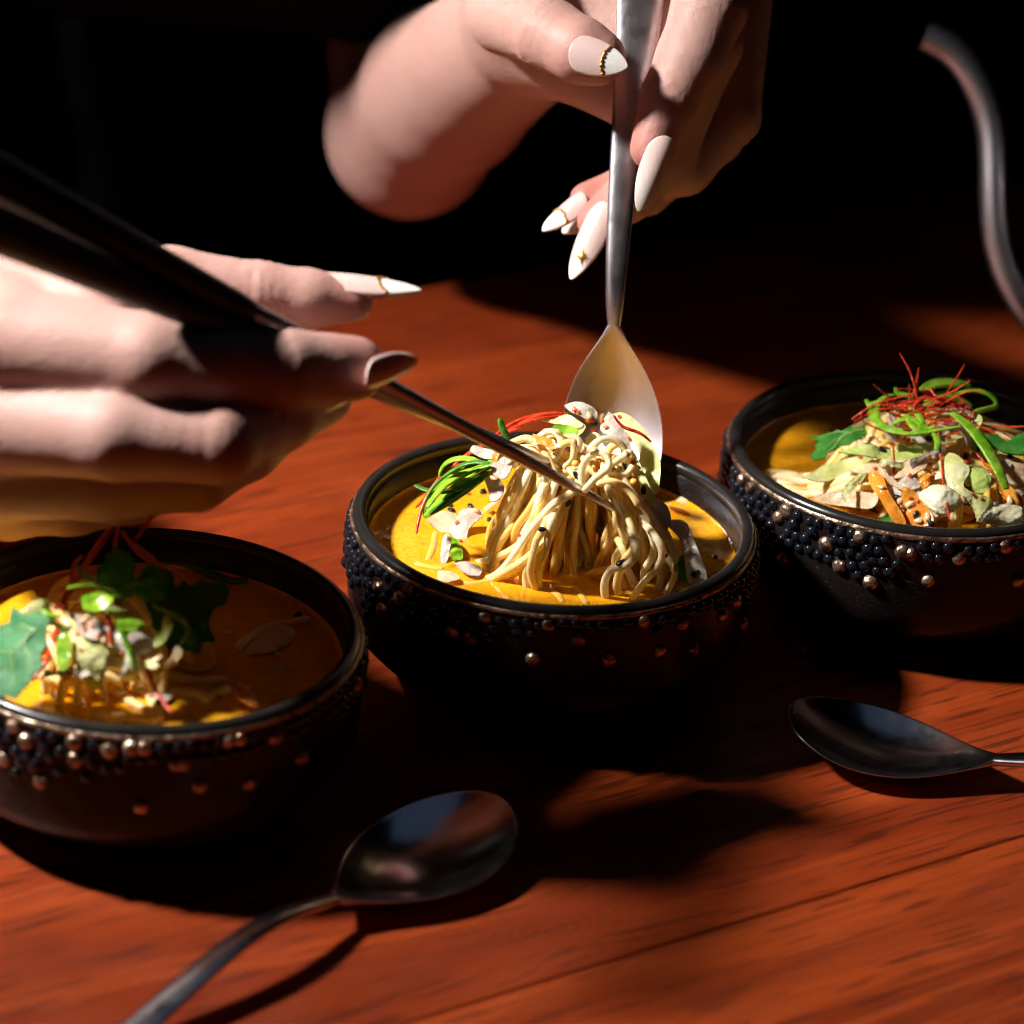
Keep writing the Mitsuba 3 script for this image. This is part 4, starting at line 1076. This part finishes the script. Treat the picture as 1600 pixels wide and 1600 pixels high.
for i, (x_, y_, m_, w_, lab_) in enumerate([(900, 640, 'cabbage', 70, 'yellow cabbage scrap beside the hanging chili thread'), (1010, 600, 'onion', 60, 'white onion scrap under the scallion curls'), (850, 700, 'onion_beige', 60, 'beige onion scrap behind the carrot strip'),
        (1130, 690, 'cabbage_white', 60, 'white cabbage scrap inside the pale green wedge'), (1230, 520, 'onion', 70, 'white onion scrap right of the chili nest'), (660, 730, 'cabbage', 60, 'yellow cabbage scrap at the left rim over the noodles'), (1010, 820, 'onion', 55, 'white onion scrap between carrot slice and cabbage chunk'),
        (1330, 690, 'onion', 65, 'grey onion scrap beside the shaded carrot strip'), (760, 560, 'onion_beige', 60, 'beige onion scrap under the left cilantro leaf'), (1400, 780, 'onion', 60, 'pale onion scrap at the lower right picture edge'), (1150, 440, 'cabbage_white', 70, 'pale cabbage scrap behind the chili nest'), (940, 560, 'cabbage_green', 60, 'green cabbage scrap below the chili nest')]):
    r_ = random.Random(50 + i)
    pr_('cabbage_scrap' if 'cabbage' in m_ else 'onion_scrap', ragged(r_, x_, y_, w_), m_, lab_, m_.split('_')[0], lift=.0015 + .001 * (i % 3), n=unit(TOCAM * r_.uniform(.2, 1) + [r_.uniform(-.6, .6), r_.uniform(-.4, .4), .7]), curl=.004)
pr_('cilantro_leaf', [(445, 597), (478, 565), (470, 545), (490, 528), (452, 497), (500, 498), (542, 480), (548, 492), (575, 470), (600, 478), (640, 452), (665, 460), (722, 434), (715, 458), (728, 482), (700, 488), (702, 512), (665, 520), (640, 542), (600, 545), (575, 565), (540, 575), (520, 602), (470, 612)], 'cilantro', 'jagged green cilantro leaf at the left of the right bowl', 'herb leaf', lift=.006, n=TOP, jag=1, curl=.002, veins=[[(700, 465), (600, 510), (480, 580)], [(640, 490), (560, 490), (500, 500)], [(600, 512), (560, 560), (520, 590)]])
pr_('cilantro_leaf', [(1250, 475), (1300, 490), (1350, 480), (1400, 515), (1440, 490), (1500, 480), (1510, 590), (1440, 580), (1380, 572), (1330, 540)], 'cilantro', 'dark green cilantro leaf at the right edge of the right bowl', 'herb leaf', lift=.005, jag=1, curl=.002)
pr_('cilantro_leaf', [(765, 895), (800, 880), (862, 864), (858, 880), (866, 908), (800, 905)], 'cilantro', 'small cilantro leaf tip at the front rim of the right bowl', 'herb leaf', lift=.004, jag=1)
GR = [[(748, 415), (775, 470), (800, 520), (850, 550), (960, 562), (1080, 545), (1210, 525)], [(935, 450), (985, 500), (975, 560), (900, 555)], [(800, 430), (790, 480), (830, 530), (930, 545)], [(860, 520), (950, 500), (1010, 540), (1060, 520)], [(760, 430), (800, 420), (830, 400), (880, 390)],
      [(920, 470), (960, 540), (1040, 555)], [(760, 470), (780, 500), (860, 545), (1000, 570)], [(1040, 560), (1060, 600), (1050, 640)]]
shreds('scallion_curls', 'bright green scallion curls under the nest of chili threads', 'scallion', 'shred', zr, GR, 'scallion', 0.00105, (1.2, 0.45), fn=dr_, rise=.007)
shreds('scallion_leaf', 'long green scallion blade hanging down right of the chili nest', 'scallion', 'blade', zr, [[(1120, 485), (1200, 550), (1285, 665), (1330, 750), (1362, 832)]], 'scallion', 0.0019, (1.2, 0.3), fn=dr_, rise=.008)
shreds('scallion_loop', 'thin green scallion loops behind the chili threads', 'scallion', 'shred', zr, [([(985, 275), (1050, 245), (1150, 243), (1212, 250)], {'d': (.056, .060), 'r': 2}), ([(1000, 345), (1100, 300), (1222, 350)], {'d': (.056, .060), 'r': 1.8}), ([(1130, 292), (1290, 288), (1346, 345), (1300, 366), (1235, 385), (1180, 420)], {'d': (.058, .056)}),
       ([(860, 265), (870, 290), (960, 300)], {'d': .058, 'r': .7})], 'scallion', 0.0011, (1.2, 0.5))
RN = [[(880, 100), (930, 190), (960, 300), (965, 360)], [(972, 170), (962, 230), (938, 340)], [(755, 250), (830, 310), (905, 365)], [(650, 415), (760, 345), (870, 312), (965, 285)], [(1192, 150), (1140, 240), (1082, 330), (1072, 365)], [(1215, 230), (1130, 285), (1000, 335), (900, 355), (780, 342)],
      [(830, 380), (850, 440), (960, 480), (1100, 470), (1200, 430), (1232, 390), (1180, 340), (1090, 368), (960, 402), (860, 370)], [(1240, 440), (1350, 452), (1500, 450)], [(1240, 440), (1330, 482), (1420, 560), (1456, 592)], [(1250, 430), (1380, 482), (1475, 545)],
      [(760, 372), (900, 366), (1000, 382), (1180, 292), (1282, 285)], [(925, 250), (927, 330), (900, 420), (860, 480)], [(870, 270), (960, 275), (1060, 300)], [(780, 470), (860, 400), (950, 360), (1060, 360)], [(660, 425), (800, 365), (930, 350)], [(1000, 300), (1100, 320), (1180, 360), (1240, 440)],
      [(905, 350), (960, 420), (1010, 470)], [(940, 330), (1000, 400), (1060, 420), (1140, 430), (1240, 445)], [(870, 470), (960, 500), (1080, 500), (1190, 470), (1245, 440)]]
for i in range(26):
    cx_, cy_ = RF.uniform(870, 1120), RF.uniform(320, 430); w_, h_ = RF.uniform(60, 210), RF.uniform(25, 75); a_ = RF.uniform(0, 6.3); sp_ = RF.uniform(1.2, 3.4)
    RN.append([(cx_ + w_ * math.cos(a_ + sp_ * t), cy_ + h_ * math.sin(a_ + sp_ * t) + RF.uniform(-12, 12)) for t in np.linspace(0, 1, 6)])
RN2 = [(p_, {'d': (.046 + RF.uniform(-.009, .007), .046 + RF.uniform(-.009, .007))}) for p_ in RN]
RN2 += [([(848, 540), (852, 640), (848, 695)], {'d': (.030, .028)}), ([(1058, 430), (1075, 560), (1090, 720), (1105, 820), (1118, 895)], {'d': (.034, .010)}), ([(1250, 580), (1310, 650), (1362, 716)], {'d': (.036, .03)})]
shreds('chili_threads', 'tangled nest of red chili threads on top of the right bowl', 'chili threads', 'thread', zr, RN2, 'chili', 0.00035, (1.2, 0.8), sides=6)

# --- left bowl
CL = Z(150, 1040, SOUP_Z - .002)
dl_ = dome('left', CL, 0.037, 0.033)
nl_ = thing('noodles', 'soaked noodles under the greens of the left bowl', 'noodles')
for pts in [[(590, 672), (700, 680), (800, 700), (930, 700)], [(660, 772), (760, 752), (870, 775)], [(855, 780), (920, 745), (985, 728)], [(475, 735), (560, 800), (640, 838)], [(565, 728), (630, 775), (662, 860)], [(395, 850), (500, 855), (640, 870)], [(1000, 560), (1080, 500), (1180, 470), (1270, 450)]]:
    noodle(nl_, np.array([Z(*zl(*q), SOUP_Z + .0006) for q in spline(pts, 40)]), 0.0014, RF.choice(['noodle_cream', 'noodle_pale']))
for i in range(26):
    a0_, ph = RF.uniform(0, 6.28), RF.uniform(-.9, .9)
    t = np.linspace(-1.0, 1.0, 12)
    rr_ = RF.uniform(.5, .85)
    x, y = t * math.sqrt(max(1 - ph * ph, .1)), np.full(12, ph) + .12 * np.sin(t * 4 + a0_)
    z = np.sqrt(np.clip(1 - x * x - y * y, 0, 1))
    c_, s_ = math.cos(a0_), math.sin(a0_)
    W = CL + np.stack([(c_ * x - s_ * y) * .037 * rr_, (s_ * x + c_ * y) * .037 * rr_, z * .033 * rr_ * .95 - .001], 1)
    noodle(nl_, spline(W, 36), 0.00125, RF.choice(['noodle_cream', 'noodle_pale']))
pl_ = lambda *a, **k: piece(dl_, zl, *a, **k)


def jagged(pts, amp, seed, n=10):
    """Teeth along an outline of picture points."""
    r_ = random.Random(seed)
    o = np.asarray(pts, float); o = np.vstack([o, o[:1]])
    out = []
    c = o.mean(0)
    for a, b in zip(o[:-1], o[1:]):
        k = max(1, int(np.linalg.norm(b - a) / n))
        for i in range(k):
            q = a + (b - a) * i / k
            out.append(tuple(q + unit(q - c) * amp * (r_.uniform(.3, 1) if (len(out) % 2) else -r_.uniform(.3, 1))))
    return out


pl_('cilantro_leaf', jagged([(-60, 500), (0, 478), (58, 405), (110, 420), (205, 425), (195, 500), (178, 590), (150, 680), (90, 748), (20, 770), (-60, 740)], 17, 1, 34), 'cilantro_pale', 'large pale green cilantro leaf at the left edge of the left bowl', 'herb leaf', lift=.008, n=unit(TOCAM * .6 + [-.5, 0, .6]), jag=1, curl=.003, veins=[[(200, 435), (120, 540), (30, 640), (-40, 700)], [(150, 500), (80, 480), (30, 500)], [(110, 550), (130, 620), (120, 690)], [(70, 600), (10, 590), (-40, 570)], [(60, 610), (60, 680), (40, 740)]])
pl_('cilantro_leaf', jagged([(590, 405), (700, 350), (760, 290), (880, 285), (965, 335), (930, 392), (868, 430), (892, 522), (830, 572), (720, 572), (640, 480)], 20, 2, 36), 'cilantro', 'large dark cilantro leaf in the shade at the centre of the left bowl', 'herb leaf', lift=.006, n=unit(TOCAM * .6 + [.3, 0, .7]), jag=1, curl=.003)
pl_('cilantro_leaf', jagged([(395, 260), (480, 135), (560, 195), (572, 330), (500, 392), (420, 345)], 12, 3, 30), 'cilantro', 'upright olive leaf in the shade at the top of the left heap', 'herb leaf', lift=.005, n=TOCAM, jag=1, curl=.002)
pl_('cilantro_leaf', jagged([(540, 330), (620, 210), (720, 250), (740, 340), (640, 400)], 7, 4, 20), 'cilantro', 'dark leaf behind the large shaded cilantro leaf', 'herb leaf', lift=.002, n=TOCAM, jag=1, curl=.002)
pl_('cabbage_piece', [(112, 388), (150, 368), (208, 368), (198, 425), (160, 440), (128, 425)], 'cabbage', 'curled yellow cabbage tip behind the pale cilantro leaf', 'cabbage', lift=.010, n=TOCAM)
pl_('cabbage_piece', [(300, 542), (362, 508), (442, 562), (450, 640), (430, 700), (402, 742), (342, 692), (312, 622)], 'cabbage', 'folded yellow green cabbage piece at the front of the left heap', 'cabbage', lift=.004, thick=.0016)
pl_('cabbage_piece', [(520, 562), (572, 602), (575, 680), (550, 706), (498, 694), (512, 620)], 'cabbage_white', 'white cabbage tip right of the folded cabbage piece', 'cabbage', lift=.004, thick=.0018)
pl_('onion_slice', [(455, 482), (560, 502), (632, 555), (610, 600), (540, 600), (480, 560)], 'onion', 'white onion slice in the middle of the left heap', 'onion', lift=.003)
pl_('onion_slice', [(310, 430), (380, 420), (450, 470), (420, 520), (340, 510)], 'onion', 'seed covered onion slice in the left heap', 'onion', lift=.005, n=TOP)
pl_('scallion_ring', [(240, 520), (280, 500), (290, 640), (255, 660), (236, 600)], 'scallion', 'bright green scallion piece beside the pale cilantro leaf', 'scallion', lift=.006, thick=.0014)
pl_('scallion_ring', [(340, 360), (420, 345), (470, 380), (420, 420), (350, 410)], 'scallion', 'bright green scallion piece on top of the left heap', 'scallion', lift=.007)
pl_('scallion_ring', [(480, 450), (590, 455), (600, 480), (540, 500), (490, 490)], 'scallion', 'green scallion strip right of the seeds in the left heap', 'scallion', lift=.006)
pl_('carrot_strip', [(898, 578), (950, 618), (1010, 700), (1075, 805), (1010, 795), (955, 690)], 'carrot', 'orange carrot strip at the right of the left heap', 'carrot', lift=.003, thick=.002)
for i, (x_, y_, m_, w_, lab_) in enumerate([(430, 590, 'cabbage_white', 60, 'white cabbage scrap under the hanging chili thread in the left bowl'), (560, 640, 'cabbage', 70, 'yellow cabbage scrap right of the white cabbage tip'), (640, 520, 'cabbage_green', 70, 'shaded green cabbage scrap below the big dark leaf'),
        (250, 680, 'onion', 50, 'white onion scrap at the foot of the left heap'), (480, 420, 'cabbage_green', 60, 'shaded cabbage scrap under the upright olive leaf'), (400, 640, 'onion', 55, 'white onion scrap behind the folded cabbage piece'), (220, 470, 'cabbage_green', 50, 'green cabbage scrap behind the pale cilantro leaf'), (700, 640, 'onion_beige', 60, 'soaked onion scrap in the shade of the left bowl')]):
    r_ = random.Random(80 + i)
    pl_('cabbage_scrap' if 'cabbage' in m_ else 'onion_scrap', ragged(r_, x_, y_, w_), m_, lab_, m_.split('_')[0], lift=.001 + .001 * (i % 3), n=unit(TOCAM * r_.uniform(.3, 1) + [r_.uniform(-.6, .6), r_.uniform(-.4, .4), .7]), curl=.004)
sl_ = lambda *a, **k: piece(sp(), zl, *a, **k)
sl_('onion_slice', [(690, 605), (780, 570), (870, 560), (905, 620), (860, 665), (760, 665)], 'onion_beige', 'soaked beige onion slice in the shaded soup', 'onion', thick=.0009)
sl_('onion_slice', [(985, 545), (1060, 480), (1180, 470), (1230, 520), (1150, 580), (1030, 590)], 'onion_beige', 'large onion slice at the right in the shaded soup', 'onion', thick=.0009)
sl_('onion_bit', [(1090, 570), (1140, 545), (1170, 590), (1200, 680), (1160, 660)], 'onion', 'small onion curl in the shaded soup', 'onion', thick=.0012)
sl_('onion_bit', [(840, 745), (930, 722), (975, 735), (900, 790), (860, 800)], 'onion', 'white onion bit at the front of the left soup', 'onion', thick=.0014)
sl_('onion_bit', [(625, 770), (690, 750), (720, 770), (690, 800), (640, 795)], 'onion', 'white onion bit under the chili thread end', 'onion', thick=.0014)
shreds('herb_sprig', 'thin dark herb sprig curving along the back of the left soup', 'herb', 'stem', zl, [[(655, 212), (780, 215), (900, 265), (980, 285), (1060, 268)]], 'scallion_dark', 0.0013, (1.5, 0.6), fn=sp(.001))
shreds('scallion_curls', 'fine green scallion shreds on the left heap', 'scallion', 'shred', zl, [[(600, 440), (700, 490), (722, 520), (690, 590)], [(330, 300), (370, 340), (400, 360)], [(300, 380), (400, 370), (520, 420)], [(480, 520), (520, 600), (540, 680)], [(380, 480), (440, 420), (560, 400)], [(200, 440), (230, 470), (290, 480)], [(490, 380), (560, 360), (610, 345)]], 'scallion', 0.0008, (1.2, 0.6), fn=dl_, rise=.007)
RL = [([(460, 62), (390, 162), (330, 262), (280, 342), (250, 442), (200, 602), (135, 702)], {'d': (-.090, -.100), 'r': 1.5}), ([(492, 60), (482, 130), (470, 220)], {'d': -.088}), ([(510, 80), (580, 170), (660, 222), (780, 282)], {'d': (-.088, -.080), 'r': 1.4}), ([(642, 0), (600, 70), (565, 115)], {'d': -.084}),
      ([(412, 330), (450, 440), (462, 545)], {'d': (-.096, -.103), 'r': 1.3}), ([(480, 232), (490, 400), (540, 502), (600, 622), (650, 742), (712, 832)], {'d': (-.094, -.118), 'r': 1.2}), ([(345, 185), (310, 220), (292, 320), (270, 365)], {'d': -.092, 'r': 1.3}), ([(470, 60), (420, 140), (350, 240), (290, 350)], {'d': (-.089, -.096)}),
      ([(520, 100), (620, 180), (700, 240), (760, 262)], {'d': (-.086, -.08)})]
shreds('chili_threads', 'red chili threads draped over the greens of the left bowl', 'chili threads', 'thread', zl, RL, 'chili', 0.00055, (1.2, 0.8))

# --- sesame seeds and chili flakes, resting on whatever lies under their picture point
sm_ = trimesh.creation.icosphere(2, 1.0)
v_ = sm_.vertices.copy()
v_[:, 1] *= 1 - 0.38 * v_[:, 0]; v_[:, 2] *= 1 - 0.25 * v_[:, 0]
SEED = (v_ * [0.00165, 0.00098, 0.00068], sm_.faces)
fl = trimesh.creation.icosphere(1, 1.0); fv = fl.vertices * (0.65 + 0.7 * rng.random((len(fl.vertices), 1)))
FLAKE = (fv * [0.0010, 0.0008, 0.00035], fl.faces)
kinds = {'black_sesame_seed': mikit.ply(SEED, 'sesame_black', smooth=True), 'sesame_seed': mikit.ply(SEED, 'sesame_white', smooth=True), 'chili_flake': mikit.ply(FLAKE, 'flake', smooth=False)}
FOODS = [k for k in scene if scene[k].get('type') == 'ply' and k.split('__')[0].rstrip('_0123456789') in ('noodles', 'onion_slice', 'onion_bit', 'onion_strip', 'onion_ribbon', 'cabbage_piece', 'cabbage_strip', 'carrot_strip', 'carrot_slice', 'carrot_bit', 'cilantro_leaf', 'scallion_ring', 'soup', 'serving_spoon', 'cabbage_scrap', 'onion_scrap')]
cast = Caster(*FOODS)
ORD = ['first', 'second', 'third', 'fourth', 'fifth', 'sixth', 'seventh', 'eighth', 'ninth', 'tenth', 'eleventh', 'twelfth', 'thirteenth', 'fourteenth', 'fifteenth']
NICE = {'black_sesame_seed': 'black sesame seed', 'sesame_seed': 'pale sesame seed', 'chili_flake': 'red chili flake'}
HOSTS, HKEY, hv = {}, [], []
for k in FOODS:
    top = k.split('__')[0]
    v = meshkit.WRITTEN[scene[k]['filename']][0]
    hv.append(v); HKEY += [top] * len(v)
    HOSTS[top] = {'noodles': 'noodles', 'soup': 'soup'}.get(top.rstrip('_0123456789')) or ' '.join(labels[top]['label'].split()[:4] if 'label' in labels.get(top, {}) else [top])
for top, h_ in HOSTS.items():
    w_ = h_.split()
    while w_ and w_[-1] in ('at', 'the', 'in', 'of', 'with', 'under', 'beside', 'behind', 'over', 'left', 'right', 'a', 'on', 'between', 'hanging', 'leaning', 'by'):
        w_.pop()
    HOSTS[top] = ' '.join(w_)
from scipy.spatial import cKDTree
HTREE = cKDTree(np.vstack(hv))


def sprinkle(kind, label, cat, group, conv, spots, grow=1.0):
    made = []
    for q in spots:
        h = cast(*conv(*q))
        if h is None:
            continue
        p, n = h
        a = RF.uniform(0, 6.28)
        e1 = unit(np.cross(n, unit([math.cos(a), math.sin(a), .3]))); e2 = np.cross(n, e1)
        s = grow * RF.uniform(.75, 1.0)
        M = np.eye(4); M[:3, :3] = np.stack([e1, e2, n], 1) * s; M[:3, 3] = p + n * 0.0004
        k = thing(kind, label, cat, group)
        scene[k] = {**kinds[kind], 'to_world': T(M)}
        made.append((conv(*q), k, HOSTS[HKEY[HTREE.query(p)[1]]]))
    bowl_ = group.split(' the ')[-1]
    for host in {m_[2] for m_ in made}:
        same = sorted(m_ for m_ in made if m_[2] == host)
        for i, (_, k, _) in enumerate(same):
            place = '' if len(same) == 1 else ', leftmost there' if i == 0 else ', rightmost there' if i == len(same) - 1 else f', {ORD[i]} there from the left'
            labels[k]['label'] = f'{NICE[kind]} on the {host}, {bowl_}{place}'


sprinkle('black_sesame_seed', 'black sesame seed on the noodles or soup of the middle bowl', 'sesame seed', 'black sesame in the middle bowl', zm, [(1000, 213), (905, 497), (860, 647), (722, 790), (330, 668), (155, 657), (225, 690), (400, 588), (433, 740), (1275, 575), (1165, 450), (210, 660), (1660, 945), (1555, 1030), (1150, 975)])
sprinkle('sesame_seed', 'pale sesame seed on the noodles of the middle bowl', 'sesame seed', 'pale sesame in the middle bowl', zm, [(975, 172), (1045, 180), (945, 354), (1175, 380), (1095, 470), (1140, 458), (435, 447), (550, 420), (810, 265), (895, 322), (1020, 285), (360, 690), (1440, 995), (930, 235), (1000, 365)])
sprinkle('chili_flake', 'tiny red chili flake on the food of the middle bowl', 'chili flake', 'chili flakes in the middle bowl', zm, [(900, 140), (920, 150), (1025, 155), (1050, 205), (1140, 180), (1005, 255), (970, 200), (1005, 467), (1035, 423), (1215, 423), (995, 250), (1390, 930), (260, 755), (320, 600), (850, 370), (1070, 240), (985, 190), (600, 820), (275, 855), (1410, 915), (1195, 295)])
sprinkle('black_sesame_seed', 'black sesame seed on the toppings of the right bowl', 'sesame seed', 'black sesame in the right bowl', zr, [(795, 565), (708, 762), (872, 793), (757, 857), (957, 875), (1030, 915), (1265, 530), (1258, 560), (1310, 562), (1320, 555), (1410, 600), (1020, 512), (1195, 600)])
sprinkle('sesame_seed', 'pale sesame seed on the toppings of the right bowl', 'sesame seed', 'pale sesame in the right bowl', zr, [(970, 905), (1015, 885), (878, 815), (790, 745), (930, 825), (805, 640), (1185, 800), (720, 528), (770, 525), (960, 420), (1010, 470), (1380, 800), (1410, 805)])
sprinkle('chili_flake', 'tiny red chili flake on the toppings of the right bowl', 'chili flake', 'chili flakes in the right bowl', zr, [(890, 840), (930, 795), (945, 825), (965, 810), (1000, 660), (1025, 635), (1020, 600), (930, 690), (1045, 680), (900, 500), (840, 470), (1110, 500), (1090, 515), (1195, 625), (1230, 780), (1270, 800), (760, 655), (870, 500), (1050, 470), (690, 600)])
sprinkle('black_sesame_seed', 'black sesame seed in the left bowl', 'sesame seed', 'black sesame in the left bowl', zl, [(1240, 433), (905, 772), (410, 482), (660, 800), (300, 440), (430, 500), (220, 770)], 1.0)
sprinkle('sesame_seed', 'pale sesame seed in the left bowl', 'sesame seed', 'pale sesame in the left bowl', zl, [(660, 615), (750, 660), (782, 662), (870, 738), (360, 440), (345, 460), (375, 430), (380, 470), (430, 540), (350, 420), (1160, 560), (1185, 665), (1150, 600), (290, 690), (945, 505)])
sprinkle('chili_flake', 'tiny red chili flake in the left bowl', 'chili flake', 'chili flakes in the left bowl', zl, [(365, 455), (385, 480), (350, 490), (320, 515), (440, 530), (290, 670), (300, 650), (275, 690), (335, 575), (630, 770), (235, 400), (410, 520), (370, 420), (400, 450)])
